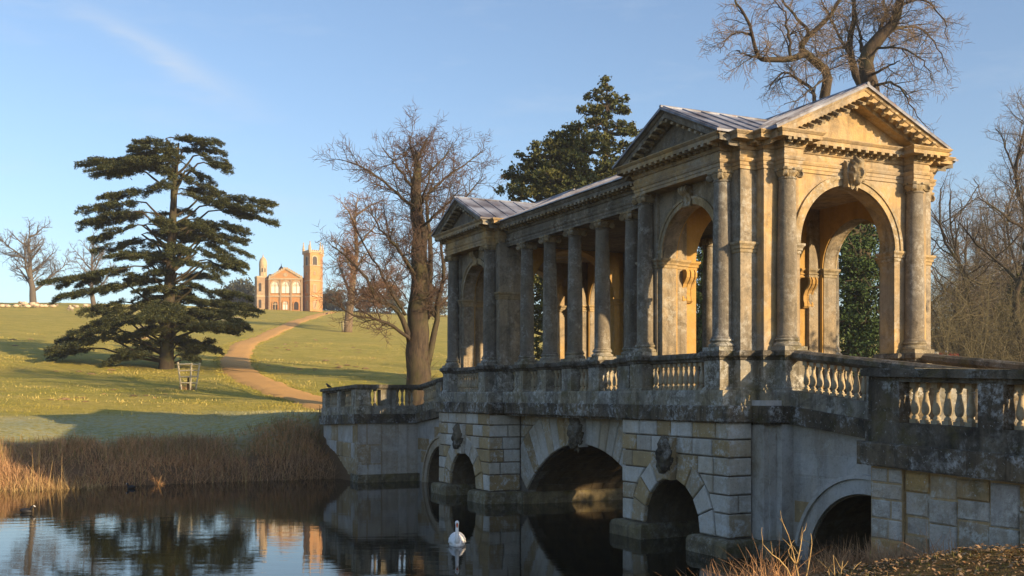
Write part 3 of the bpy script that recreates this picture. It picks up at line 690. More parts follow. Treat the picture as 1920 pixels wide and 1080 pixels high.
# --- approaches and wing walls
SLP = .108
def appr(mirror, far):
    Zt = lambda y, z: z+SLP*(y+1.2)
    def slope(mb, x0, x1, y0, y1, z0, z1, ch=0):
        if ch:
            P = [(x0,z0),(x1,z0),(x1+ch,z0+.07),(x1+ch,z1-.05),(x1,z1),(x0,z1),(x0-ch,z1-.05),(x0-ch,z0+.07)]
        else: P = [(x0,z0),(x1,z0),(x1,z1),(x0,z1)]
        n = len(P)
        mb.add([(x,y0,Zt(y0,z)) for x,z in P]+[(x,y1,Zt(y1,z)) for x,z in P], [tuple(range(n)), tuple(range(2*n-1,n-1,-1))]+[(i,(i+1)%n,n+(i+1)%n,n+i) for i in range(n)])
    mb = MB(); arch_panel(mb, 'y', -6.25, -.9, -.6, 2.20, -3.3, 1.60, -.1, 1.60, .92, 4.84, 30)
    mb.prism([(-6.25,2.19),(-.9,2.19),(-.9,2.80),(-6.25,2.27)], .921, 4.839, 'y'); ab = mb.build('approach_arch', M['pale'], bridge, mirror=mirror)
    mb = MB(); ring(mb, 'y', -3.3, -.1, 1.595, 1.60+.30, 1.0, .86, n=30); ring(mb, 'y', -3.3, -.1, 1.89, 1.97, 1.0, .80, n=30); mb.build('archivolt', M['pale'], ab, mirror=mirror)
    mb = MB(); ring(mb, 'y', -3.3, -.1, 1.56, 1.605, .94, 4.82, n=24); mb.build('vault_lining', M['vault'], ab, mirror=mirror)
    # face stones either side of the approach arch
    if not far:
        zz = [2.20,1.72,1.22,.72,.2,-.3]
        rust_face('y', -6.0, -1.22, .93, -1, (-3.3, -.1, 1.98), ab, M['pale'], zco=zz, lens=(.7,1.2), gap=.007, proud=.014)
    else:
        rust_face('y', MIR+1.22, MIR+6.0, .93, -1, (MIR+3.3, -.1, 1.98), ab, M['pale'], zco=[2.20,1.72,1.22,.72,.2,-.3], lens=(.7,1.2), gap=.007, proud=.014)
    for sx in (0, 1):
        r_ = lambda a, b: mxr(sx, a, b)
        x0,x1 = r_(.74,1.3); mb = MB(); slope(mb, x0,x1,-6.3,-1.22,2.81,3.165); mb.build('string_course', M['string'], bridge, mirror=mirror)
        x0,x1 = r_(.84,1.26); mb = MB(); slope(mb, x0,x1,-6.3,-1.16,3.15,3.49); mb.build('plinth_course', M['ped'], bridge, mirror=mirror)
        x0,x1 = r_(.96,1.12); mb = MB(); slope(mb, x0,x1,-6.1,-1.10,4.115,4.325,.085); rl = mb.build('balustrade', M['rail'], bridge, mirror=mirror)
        xm = (x0+x1)/2
        for y in [-1.48-.205*k for k in range(9)]+[-4.05-.205*k for k in range(8)]:
            obj('baluster', ME_bal, rl, (xm, my_(mirror,y), Zt(y,3.49)))
        x0,x1 = r_(.86,1.26)
        mb = MB(); slope(mb, x0,x1,-3.86,-3.36,3.48,4.14); mb.build('pedestal', M['ped'], rl, mirror=mirror)
    mb = MB(); mb.prism([(-6.4,2.0),(-1.0,2.6),(-1.0,3.27),(-6.4,2.72)], 1.20, 4.56, 'y'); mb.build('ramp', M['gravel'], bridge, mirror=mirror)
    # wing wall: a return across and a long parapet wall running away from the bridge, on both sides
    D = lambda y: .03*(-6.0-y)
    L = -10.42 if not far else -11.0
    for sx in (0, 1):
        def P_(x0, x1): return mxr(sx, x0, x1)
        def run(mb, xa, xb, y0, y1, z0, z1):
            a, b = P_(xa, xb)
            mb.add([(a,y0,z0-D(y0)),(b,y0,z0-D(y0)),(b,y1,z0-D(y1)),(a,y1,z0-D(y1)),(a,y0,z1-D(y0)),(b,y0,z1-D(y0)),(b,y1,z1-D(y1)),(a,y1,z1-D(y1))],
                   [(3,2,1,0),(4,5,6,7),(0,1,5,4),(1,2,6,5),(2,3,7,6),(3,0,4,7)])
        mb = MB(); a, b = P_(-1.54,-1.0); mb.box(a, b, L, -6.02, -.6, 2.0); run(mb, -1.539, -1.001, L, -6.02, 1.9, 2.30)
        a, b = P_(-1.0, 1.0); mb.box(a, b, -6.5, -6.02, -.6, 2.299); wing = mb.build('wing_wall', M['pale'], bridge, mirror=mirror)
        mb = MB(); run(mb, -1.74, -.95, L, -5.86, 2.29, 2.66); a, b = P_(-.95, .80); mb.box(a, b, -6.6, -5.86, 2.29, 2.659); st = mb.build('string_course', M['string'], wing, mirror=mirror)
        mb = MB(); run(mb, -1.64, -1.0, L, -5.94, 2.65, 2.985); a, b = P_(-1.0, .90); mb.box(a, b, -6.5, -5.94, 2.65, 2.984); mb.build('plinth_course', M['rail'] if not far else M['ped'], wing, mirror=mirror)
        # rail with its mouldings
        for nm, (xa, xb, z0, z1) in (('rail_bed', (-1.60,-1.20,3.61,3.69)), ('rail_top', (-1.70,-1.10,3.685,3.79)), ('rail_coping', (-1.66,-1.14,3.786,3.815))):
            mb = MB(); run(mb, xa, xb, L, -5.98 if nm == 'rail_bed' else -5.90, z0, z1)
            a, b = P_(xb, 1.0); mb.box(a, b, -6.5+(.02 if nm != 'rail_top' else -.05), -5.98 if nm == 'rail_bed' else -5.90, z0-.001, z1-.0015); mb.build(nm, M['rail'], wing, mirror=mirror)
        peds = [(-6.64,-6.0),(-8.52,-8.10),(-10.42,-10.0)] if not far else [(-6.64,-6.0),(-8.6,-8.1),(-10.9,-10.4)]
        for y0, y1 in peds:
            mb = MB(); run(mb, -1.63, -1.05, y0, y1, 2.98, 3.615); mb.build('pedestal', M['string'] if not far else M['ped'], wing, mirror=mirror)
        for (p0, p1) in zip(peds, peds[1:]):
            a, b = p0[0], p1[1]; n = max(1, int((a-b)/(.205 if not far else .15)))
            for k in range(n):
                y = a-(a-b)*(k+.5)/n; x = -1.40 if not sx else XM+1.40; obj('baluster', ME_bal, wing, (x, my_(mirror,y), 2.985-D(y)))
        # return parapet
        a, b = P_(-.62, .02)
        mb = MB(); mb.box(a, b, -6.45, -6.0, 2.98, 3.612); mb.build('pedestal', M['ped'], wing, mirror=mirror)
        for k in range(4):
            obj('baluster', ME_bal, wing, (-.92+.0*k if False else (-1.0+.1*k*1.0 if not sx else XM+1.0-.1*k), my_(mirror,-6.22), 2.985)) if k in (0, 2) else None
        for k in range(4):
            x = .14+.2*k; obj('baluster', ME_bal, wing, (x if not sx else XM-x, my_(mirror,-6.22), 2.985))
        mb = MB(); a, b = P_(-1.62,.95)
        for y0 in (L,): 
            mb.box(a, b, -7.0 if not far else -6.8, -5.78, -.6, .30)
        mb.build('footing', M['footing'], wing, mirror=mirror)
        if sx: continue
        if far:      # ashlar of the return that faces the lake, with its corner pilaster
            mb = MB(); mb.box(-1.60,-.62,-6.3,-5.95,-.6,2.295); mb.build('pilaster', M['pale'], wing, mirror=mirror)
            mb = MB(); mb.box(.10,.45,-6.3,-5.97,-.6,2.294); mb.build('pilaster', M['pale'], wing, mirror=mirror)
            rust_face('x', -1.60, -.62, MIR+5.95, -1, None, wing, M['pale'], zco=[2.29,1.45,.7,.2], lens=(.5,.8), gap=.003, proud=.006)
            rust_face('x', -.62, .10, MIR+6.02, -1, None, wing, M['pale'], zco=[2.29,1.2,.2], lens=(.7,.9), gap=.003, proud=.006)
            rust_face('y', MIR+6.0, MIR+10.5, -1.55, -1, None, wing, M['pale'], zco=[2.2,1.5,.9,.2], lens=(.9,1.3), gap=.004, proud=.008)
        else:        # patched rubble face of the near wall: quoined end and big worn stones
            rust_face('y', -6.68, -6.03, -1.60, -1, None, wing, M['rubble'], zco=[2.26,2.02,1.76,1.46,1.14,.8,.4], lens=(.3,.5), gap=.008, proud=.02)
            mb = MB(); mb.box(-1.60,-1.2,-6.68,-6.03,-.6,2.27); mb.build('quoin_pier', M['pale'], wing)
            rows = [2.24,1.90,1.62,1.30,1.0,.6]
            y = -6.70
            while y > -10.0:
                wd = rng.uniform(.34,.62); zz = 2.26-D(y)-.02
                while zz > .5:
                    hh = rng.choice((.30,.36,.45,.62)); wj = rng.uniform(-.05,.05)
                    if rng.random() < .30 and wd > .42:
                        c = y-wd*rng.uniform(.35,.65)
                        block('stone_block', [(c,zz-hh),(y,zz-hh+rng.uniform(-.01,.01)),(y,zz),(c,zz)], 'y', -1.545, -1, M['rubble'], wing, gap=.008, ch=.02, proud=rng.uniform(.0,.05))
                        block('stone_block', [(y-wd,zz-hh),(c,zz-hh),(c,zz),(y-wd,zz)], 'y', -1.545, -1, M['rubble'], wing, gap=.008, ch=.02, proud=rng.uniform(.0,.05))
                    else:
                        block('stone_block', [(y-wd,zz-hh+rng.uniform(-.012,.012)),(y,zz-hh),(y,zz),(y-wd,zz)], 'y', -1.545, -1, M['rubble'], wing, gap=.008, ch=.022, proud=rng.uniform(.0,.05))
                    zz -= hh
                y -= wd
            rust_face('y', -14, -5.9, -1.72, -1, None, st, M['string'], zco=[2.655,2.30], lens=(.6,1.1), gap=.004, proud=.02) if False else None
            y = -5.86
            while y > -10.3:
                y2 = max(-10.45, y-rng.uniform(.6,1.1)); block('string_stone', [(y2,2.295-D(y2)),(y,2.295-D(y)),(y,2.655-D(y)),(y2,2.655-D(y2))], 'y', -1.735, -1, M['string'], wing, gap=.004, ch=.015, proud=.02); y = y2
both(appr)
# ---------------------------------------------------------------- ground, lake, paths
def smooth(a, b, t): t = max(0., min(1., (t-a)/(b-a))); return t*t*(3-2*t)
def lerp_tab(tab, s):
    if s <= tab[0][0]: return tab[0][1]
    for (a, za), (b, zb) in zip(tab, tab[1:]):
        if s <= b: return za+(zb-za)*(s-a)/(b-a)
    (a, za), (b, zb) = tab[-2], tab[-1]; return zb+(zb-za)/(b-a)*(s-b)
FAR = [(-8,-1.2),(-1,-.5),(0,.02),(.7,.45),(3.5,1.3),(8.5,2.0),(27,3.55),(51,5.5),(120,12.5),(285,30.0),(600,62)]
NEAR = [(-6,-1.2),(-.6,-.5),(0,.0),(.6,.50),(1.4,.80),(3.4,1.38),(8,1.72),(14,1.8),(60,4.0),(200,8)]
def nse(x, y, s): return mnoise.noise(Vector((x/s, y/s, 1.7)))
def ground(X, Y):
    u, v = UV(X, Y)
    s = u-23.7+.5*nse(X, Y, 6)+.5*nse(X, Y, 2.5)
    if s > -8:
        crest = 228+62*smooth(-60, 45, v)
        if s < crest: z = lerp_tab(FAR, s)
        else: z = lerp_tab(FAR, crest)+.075*min(s-crest, 10)-.0009*max(0,(s-crest-5))**1.2-.02*max(0, s-crest-10)
        if s > 6: z += .35*nse(X, Y, 22)*smooth(6,40,s)+.6*nse(X, Y, 60)*smooth(40,120,s)*(1-smooth(crest-60,crest-15,s))
        z += .06*nse(X, Y, 1.6)*smooth(0,6,s)
        # made ground round the far abutment
        k = (smooth(21.0,22.0,u) if v > -1.45 else smooth(-6.5,-1.6,v)*smooth(25.0,30.0,u))*smooth(16,8,v)*smooth(48,30,u)
        if k > 0: z = max(z, z*(1-k)+2.62*k)
        return z
    s2 = -5.5-u+.35*nse(X, Y, 3)
    if s2 > -6:
        z = lerp_tab(NEAR, s2)*(1-.36*smooth(-2.4,-6.0,v))+(.04*nse(X, Y, .9)+.05*nse(X, Y, 2.2))*smooth(0,1,s2)
        if v > -1.6:
            k = (1-(1-smooth(-1.6,1.2,v))*smooth(4.2,6.5,s2)) if v > -1.3 else smooth(-1.6,1.2,v)*smooth(4.2,6.5,s2)
            f = lerp_tab([(-.6,-1.0),(.3,2.2),(1.2,2.55),(9,2.5),(30,2.6),(200,6)], s2); z = max(z, z*(1-k)+f*k)
        return z
    return -1.2
def grid_lines(segs):
    out = []
    for a, b, st in segs:
        n = max(1, round((b-a)/st)); out += [a+(b-a)*i/n for i in range(n)]
    return out+[segs[-1][1]]
us = grid_lines([(-220,-60,20),(-60,-22,4),(-22,-13,.6),(-13,-4.5,.25),(-4.5,20,3.5),(20,34,.5),(34,60,1.3),(60,120,3),(120,330,6),(330,700,30),(700,2600,190)])
vs_ = grid_lines([(-1500,-400,110),(-400,-160,12),(-160,-60,4),(-60,-26,1.7),(-26,-8,.6),(-8,2,.3),(2,10,.9),(10,60,3),(60,160,6),(160,600,40),(600,1800,200)])
gm = MB(); nu, nv = len(us), len(vs_)
for u in us:
    for v in vs_:
        X, Y = WXY(u, v); gm.v.append((X, Y, ground(X, Y)))
gm.f = [(i*nv+j, (i+1)*nv+j, (i+1)*nv+j+1, i*nv+j+1) for i in range(nu-1) for j in range(nv-1)]
def grass_mat():
    n = NT('grass')
    c = n.mix(n.ramp(n.noise(.09, 7, .72), .42, .58), (.40,.33,.060), (.30,.28,.050))
    c = n.mix(n.math('MULTIPLY', n.ramp(n.noise(.35, 7, .7, n.mapv((1,1.6,1), (0,0,TH))), .46, .64), .8), c, (.50,.39,.11))
    c = n.mix(n.math('MULTIPLY', n.ramp(n.noise(.16, 8, .75, n.mapv((1,2.6,1), (0,0,.5), (3,8,1))), .60, .68), .55), c, (.27,.165,.075))
    c = n.mix(n.math('MULTIPLY', n.ramp(n.noise(3.2, 6, .8, n.mapv((1,1.7,1), (0,0,.3))), .46, .60), .62), c, (.17,.165,.036))
    c = n.mix(n.math('MULTIPLY', n.ramp(n.noise(9, 5, .8), .52, .62), .6), c, (.55,.46,.17))
    # rime left lying on the strip of bank behind the reeds
    sx = n.t.nodes.new('ShaderNodeVectorMath'); sx.operation = 'DOT_PRODUCT'; n.lk(n.pos, sx.inputs[0]); sx.inputs[1].default_value = (-math.sin(TH), math.cos(TH), 0)
    uu = n.math('ADD', sx.outputs['Value'], -(-math.sin(TH)*B0.x+math.cos(TH)*B0.y)-23.7)
    wob = n.math('ADD', uu, n.math('MULTIPLY', n.noise(.25, 5, .6), 9))
    band = n.math('MULTIPLY', n.ramp(n.math('MULTIPLY', wob, .02), .10, .14), n.ramp(n.math('MULTIPLY', wob, .02), .33, .40, (1,1,1,1), (0,0,0,1)))
    sv = n.t.nodes.new('ShaderNodeVectorMath'); sv.operation = 'DOT_PRODUCT'; n.lk(n.pos, sv.inputs[0]); sv.inputs[1].default_value = (math.cos(TH), math.sin(TH), 0)
    vv = n.math('ADD', sv.outputs['Value'], 17-(math.cos(TH)*B0.x+math.sin(TH)*B0.y))
    band = n.math('MULTIPLY', band, n.ramp(n.math('MULTIPLY', vv, .2), .0, .6))
    c = n.mix(n.math('MULTIPLY', n.math('MULTIPLY', band, n.ramp(n.noise(4, 7, .75), .40, .60)), .55), c, (.40,.48,.45))
    c = n.mix(n.math('MULTIPLY', n.ramp(n.math('MULTIPLY', n.math('ADD', uu, 5), .05), .02, .05), n.ramp(n.math('MULTIPLY', wob, .02), .13, .19, (1,1,1,1), (0,0,0,1))), c, (.17,.105,.055))
    c = n.mix(n.ramp(n.math('MULTIPLY', n.math('ADD', uu, 40), .05), .45, .50, (1,1,1,1), (0,0,0,1)), c, n.mix(n.ramp(n.noise(6, 5, .7), .42, .6), (.20,.125,.055), (.12,.10,.035)))
    return n.done(c, .95, n.bump(n.math('ADD', n.noise(1.5, 8, .75), n.math('MULTIPLY', n.noise(9, 5, .7), .4)), .9, .25), .1)
M['grass'] = grass_mat()
gnd = gm.build('ground', M['grass'], smooth=180, recalc=False); gnd['kind'] = 'structure'
def water_mat():
    n = NT('lake_water')
    nz1 = n.noise(1.0, 4, .55, n.mapv((.55, 2.4, 1)))
    nz2 = n.noise(1.0, 3, .5, n.mapv((2.5, 9, 1)))
    h = n.math('ADD', n.math('MULTIPLY', nz1, 1.0), n.math('MULTIPLY', nz2, .22))
    # rings spreading from the swimming birds
    for cx, cy, k, fall, amp in ((-13.4, 30.2, 9.0, .22, .55), (-1.3, 24.9, 11., .30, .35)):
        d = n.t.nodes.new('ShaderNodeVectorMath'); d.operation = 'DISTANCE'; n.lk(n.pos, d.inputs[0]); d.inputs[1].default_value = (cx, cy, 0)
        dist = d.outputs['Value']
        wv = n.math('SINE', n.math('MULTIPLY', dist, k))
        fa = n.math('POWER', 2.718, n.math('MULTIPLY', dist, -fall))
        h = n.math('ADD', h, n.math('MULTIPLY', n.math('MULTIPLY', wv, fa), amp*.35))
    nr = n.bump(h, .046, .05)
    n.b.inputs['IOR'].default_value = 1.33
    n.done((.006,.008,.005), .015, nr, .5)
    return n.m
M['water'] = water_mat()
wb = MB()
P = [WXY(-14, -400), WXY(30, -400), WXY(30, 400), WXY(-14, 400)]
wb.add([(x, y, 0) for x, y in P], [(0,1,2,3)])
lake = wb.build('lake', M['water']); lake['kind'] = 'structure'
def hit(px, py, y0=30., y1=600.):
    """where a line of sight through a point of the photograph meets the ground"""
    Y = y0
    while Y < y1:
        X = (px-960)/F_PX*Y; z = EYE+(HOR-py)/F_PX*Y
        if ground(X, Y) >= z: return X, Y, ground(X, Y)
        Y += .25+Y*.002
    X = (px-960)/F_PX*y1; return X, y1, ground(X, y1)
def catmull(P, n=14):
    P = [P[0]]+P+[P[-1]]; out = []
    for i in range(1, len(P)-2):
        for k in range(n):
            t = k/n; a, b, c, d = P[i-1:i+3]
            out.append(tuple(.5*((2*b[j])+(-a[j]+c[j])*t+(2*a[j]-5*b[j]+4*c[j]-d[j])*t*t+(-a[j]+3*b[j]-3*c[j]+d[j])*t**3) for j in range(len(b))))
    out.append(P[-2]); return out
ctr = [WXY(19.5, 2.6), WXY(24.5, 2.0)]+[hit(x, y)[:2] for x, y in ((600,758),(540,739),(478,714),(449,694),(442,676),(452,656),(475,640),(515,622),(565,601),(598,591),(625,585))]
cl = catmull(ctr, 44); pm = MB()
for i, (x, y) in enumerate(cl):
    a, b = cl[max(0,i-1)], cl[min(len(cl)-1,i+1)]; dx, dy = b[0]-a[0], b[1]-a[1]; l = math.hypot(dx, dy) or 1; nx, ny = dy/l, -dx/l
    for k in range(7):
        t = (k-3)/3*(1.62+(.5*nse(x*1.0+k*7.0, y, 1.1) if abs(k-3) > 1 else 0)); X, Y = x+nx*t, y+ny*t
        pm.v.append((X, Y, ground(X, Y)+(.11 if abs(k-3) < 3 else -.06)))
pm.f = [(i*7+k, i*7+k+1, (i+1)*7+k+1, (i+1)*7+k) for i in range(len(cl)-1) for k in range(6)]
path = pm.build('gravel_path', M['gravel'], smooth=180, recalc=False); path['kind'] = 'structure'

def mole(seed, n):
    rg = random.Random(seed); mb = MB()
    for k in range(n):
        px, py = rg.choice(((560,648),(600,640),(520,652),(640,655),(580,690),(250,740),(180,700),(440,622),(640,690),(700,670),(120,750),(60,640)))
        X, Y, z = hit(px+rg.gauss(0,34), py+rg.gauss(0,4)); r = rg.uniform(.10,.42); h = r*rg.uniform(.18,.42); o = len(mb.v)
        for j, (rr, hh) in enumerate(((1.1,-.1),(.75,.45),(.4,.85))):
            for i in range(7): a = 6.283*i/7+j*.4; q = rr*r*rg.uniform(.8,1.2); mb.v.append((X+q*math.cos(a), Y+q*math.sin(a), z+hh*h))
        mb.v.append((X, Y, z+h))
        for j in range(2): mb.f += [(o+j*7+i, o+j*7+(i+1)%7, o+(j+1)*7+(i+1)%7, o+(j+1)*7+i) for i in range(7)]
        mb.f += [(o+14+i, o+14+(i+1)%7, o+21) for i in range(7)]
    return mb
n_ = NT('mole_earth'); M['earth'] = n_.done(n_.mix(n_.ramp(n_.noise(6,4,.6),.4,.6), (.30,.20,.10), (.22,.15,.07)), .95, n_.bump(n_.noise(14,5,.7),.8,.06), .1)
o = mole(8, 80).build('molehills', M['earth'], recalc=False); tag(o, 'scattered brown molehills on the grass slope', 'molehills', kind='stuff')
# ---------------------------------------------------------------- trees
def bark(name, a, b, green=0.):
    n = NT(name); c = n.mix(n.ramp(n.noise(3, 5, .7, n.mapv((2,2,.5))), .4, .65), a, b)
    if green: c = n.mix(n.math('MULTIPLY', n.ramp(n.noise(.9, 5, .6), .45, .65), green), c, (.10,.11,.03))
    return n.done(c, .9, n.bump(n.noise(9, 5, .7, n.mapv((2,2,.4))), .7, .05), .15)
M['bark'] = bark('bark_grey', (.080,.060,.042), (.038,.030,.024), .3)
M['bark_cedar'] = bark('bark_cedar', (.065,.050,.034), (.04,.033,.024), .4)
M['twig'] = bark('twig_brown', (.12,.08,.056), (.075,.05,.04))
M['twig_red'] = bark('twig_rust', (.24,.12,.055), (.15,.075,.04))
M['twig_pale'] = bark('twig_pale', (.22,.16,.10), (.13,.10,.07))
M['twig_grey'] = bark('twig_grey', (.19,.155,.115), (.125,.10,.08))
M['twig_scrub'] = bark('twig_scrub', (.125,.105,.060), (.075,.070,.040))
M['bark_far'] = bark('bark_far', (.13,.11,.09), (.09,.075,.06))
def leafmat(name, a, b, c3=None, sc_=1.0):
    n = NT(name); c = n.mix(n.ramp(n.noise(.55*sc_, 5, .65), .38, .64), a, b)
    c = n.mix(n.math('MULTIPLY', n.ramp(n.noise(5*sc_, 4, .7), .45, .7), .7), c, c3 or tuple(x*.45 for x in a))
    return n.done(c, .75, None, .25)
M['cedar'] = leafmat('cedar_needles', (.085,.100,.042), (.048,.070,.036), (.19,.17,.062))
M['yew'] = leafmat('evergreen_leaves', (.040,.062,.020), (.072,.080,.020), (.125,.095,.026))
M['holly'] = leafmat('shrub_leaves', (.045,.080,.018), (.020,.045,.014), (.085,.120,.028), 2.)
M['scrub'] = leafmat('far_scrub', (.060,.066,.034), (.045,.055,.030), (.10,.078,.045), .3)
def IM(px, py, Y, dY=0): return ((px-960)/F_PX*Y*(1+dY/Y), Y+dY, EYE+(HOR-py)/F_PX*(Y+dY))
def wander(rg, p, d, L, n, wig, up=0., droop=0.):
    pts = [tuple(p)]; d = Vector(d).normalized(); p = Vector(p); st = L/n
    for i in range(n):
        d = d+Vector((rg.gauss(0,wig), rg.gauss(0,wig), rg.gauss(0,wig)+up-droop*i/n)); d.normalize()
        p = p+d*st; pts.append(tuple(p))
    return pts
def resample(P, n):
    c = catmull([tuple(p) for p in P], 6); out = []
    for i in range(n+1):
        t = i/n*(len(c)-1); k = int(t); k = min(k, len(c)-2); f = t-k; out.append(tuple(c[k][j]*(1-f)+c[k+1][j]*f for j in range(3)))
    return out
class Bare:
    """a leafless tree: limbs carry branches, branches carry branchlets and twigs"""
    def __init__(s, seed, thick=1., up=.05, droop=0., dens=(1.1,2.0,4.2), ratio=(.5,.58,.62), wig=.16, tw=.0125):
        s.rg = random.Random(seed); s.T = MB(); s.C = MB(); s.thick = thick; s.up = up; s.droop = droop; s.dens = dens; s.ratio = ratio; s.wig = wig; s.tw = tw
    def limb(s, P, r0, r1, lev=0, n=None, start=.25, bl=None):
        rg = s.rg; P = resample(P, n or max(5, int(len(P)*2.5))); m = len(P)
        if lev == 0: P = [(x+rg.gauss(0,.05), y+rg.gauss(0,.05), z) if 0 < i < m-1 else (x,y,z) for i,(x,y,z) in enumerate(P)]
        rad = [r0+(r1-r0)*i/(m-1) for i in range(m)]
        s.T.tube(P, rad, 8 if r0 > .2 else 6)
        L = sum(math.dist(P[i], P[i+1]) for i in range(m-1))
        s.spawn(P, rad, L, 1, start, bl)
    def spawn(s, P, rad, L, lev, start=.2, bl=None):
        rg = s.rg; m = len(P); k = max(2, int(L*s.dens[lev-1]*(1-start*.5)))
        for j in range(k):
            t = start+(1-start)*(j+rg.random())/k; f = t*(m-1); i = min(int(f), m-2); f -= i
            p = tuple(P[i][q]*(1-f)+P[i+1][q]*f for q in range(3))
            d = Vector(P[i+1])-Vector(P[i]); d.normalize()
            side = Vector((rg.gauss(0,1), rg.gauss(0,1), rg.gauss(0,.7))); side -= d*side.dot(d)
            if side.length < .05: continue
            side.normalize(); a = rg.uniform(.55, 1.15)
            nd = d*math.cos(a)+side*math.sin(a)
            base = bl if (bl and lev == 1) else max(L*s.ratio[lev-1], .5)
            l2 = base*(1.05-.55*t)*rg.uniform(.6,1.25)
            pr = rad[i]*(1-f)+rad[i+1]*f
            if lev == 1:
                r = min(pr*.6, .010*l2+.013)*s.thick; Q = wander(rg, p, nd, l2, 7, s.wig, s.up, s.droop); R_ = [r*(1-.75*q/7) for q in range(8)]
                s.T.tube(Q, R_, 5); s.spawn(Q, R_, l2, 2, .15)
            elif lev == 2:
                r = min(pr*.65, .006*l2+.009)*s.thick; Q = wander(rg, p, nd, l2, 5, s.wig*1.1, s.up, s.droop*1.3); R_ = [r*(1-.6*q/5) for q in range(6)]
                s.C.tube(Q, R_, 3); s.spawn(Q, R_, l2, 3, .1)
            else:
                l2 = min(max(l2, .45), 1.5); Q = wander(rg, p, nd, l2, 3, s.wig*1.3, s.up, s.droop*1.6); s.C.tube(Q, [s.tw*s.thick, s.tw*.8*s.thick, s.tw*.6*s.thick, s.tw*.35*s.thick], 3)
    def build(s, name, label, loc, group=None, bk='bark', tw='twig', cat='tree'):
        t = thing(name, label, cat, loc, 0, group)
        for mb, nm, mt in ((s.T, 'trunk', bk), (s.C, 'crown', tw)):
            mb.v = [(x-loc[0], y-loc[1], z-loc[2]) for x, y, z in mb.v]
            mb.build(nm, M[mt], t, smooth=180, recalc=False)
        return t
# -- tall bare tree by the far end of the bridge
Y = 58.; g = lambda *a: [IM(x, y, Y, d) for x, y, d in a]
x0, y0, _ = IM(786, 740, Y); zg = ground(x0, y0)
tb = Bare(11, dens=(2.8,5.6,7.0), up=.07, wig=.17)
tb.limb([(x0,y0,zg-.3)]+g((784,690,0),(784,600,0),(786,520,0),(784,430,0),(780,370,0),(781,320,0),(784,285,0)), .74, .13, n=16, start=.3, bl=2.6)
for pl, r0, r1 in (
    ([(770,650,0),(757,600,-.5),(733,573,-1),(705,560,-1.5),(690,523,-2),(648,480,-2.5),(622,462,-3)], .24,.04),
    ([(786,660,0),(797,600,.6),(806,520,1),(806,440,1.5),(800,385,2),(812,335,2)], .32,.06),
    ([(800,690,0),(818,612,.3),(818,573,0),(833,520,-.6),(826,450,-1),(836,380,-1.5)], .26,.05),
    ([(783,392,0),(755,372,-1),(722,342,-1.5),(672,310,-2.2),(640,300,-2.6)], .15,.03),
    ([(781,350,0),(805,322,.5),(833,296,1),(850,270,1)], .12,.03),
    ([(778,390,0),(822,345,1),(867,312,2),(911,280,3)], .14,.025),
    ([(774,356,0),(748,318,-.5),(735,300,-.8),(716,276,-1)], .13,.03),
    ([(784,470,0),(826,420,2),(872,372,3),(905,330,4)], .16,.03),
    ([(780,520,0),(750,470,-2),(716,430,-3),(690,390,-3.5)], .16,.03),
    ([(784,560,0),(765,500,3),(735,450,4),(720,400,4.5)], .16,.03),
    ([(781,310,0),(772,280,0),(768,256,.3)], .12,.02), ([(783,300,0),(797,270,0),(806,250,-.3)], .11,.02), ([(784,380,0),(770,330,2.5),(758,290,3)], .12,.02), ([(784,400,0),(800,350,-2.5),(812,300,-3)], .12,.02), ([(783,430,0),(830,390,-2),(868,352,-3)], .13,.02),
    ([(770,640,0),(740,612,-2),(700,598,-3),(660,590,-3.6),(620,560,-4)], .15,.025),
    ([(760,590,-.5),(725,530,-1.5),(690,470,-2),(660,410,-2.4)], .14,.025),
    ([(800,600,.6),(850,540,2.5),(880,470,3.5),(900,400,4)], .13,.025)):
    tb.limb(g(*pl), r0*.72, r1*.7, n=12, start=.2, bl=2.35)
for k in range(60):                       # bristling shoots on the bole
    a = tb.rg.uniform(0, 6.28); z = zg+tb.rg.uniform(1.2, 3.6); tb.C.tube(wander(tb.rg, (x0+.45*math.cos(a), y0+.45*math.sin(a), z), (math.cos(a), math.sin(a), 1.2), tb.rg.uniform(.5,1.1), 3, .15), [.012,.01,.008,.004], 3)
tb.build('bare_tree', 'tall leafless tree with several stems beside the far end of the bridge', (x0, y0, zg))
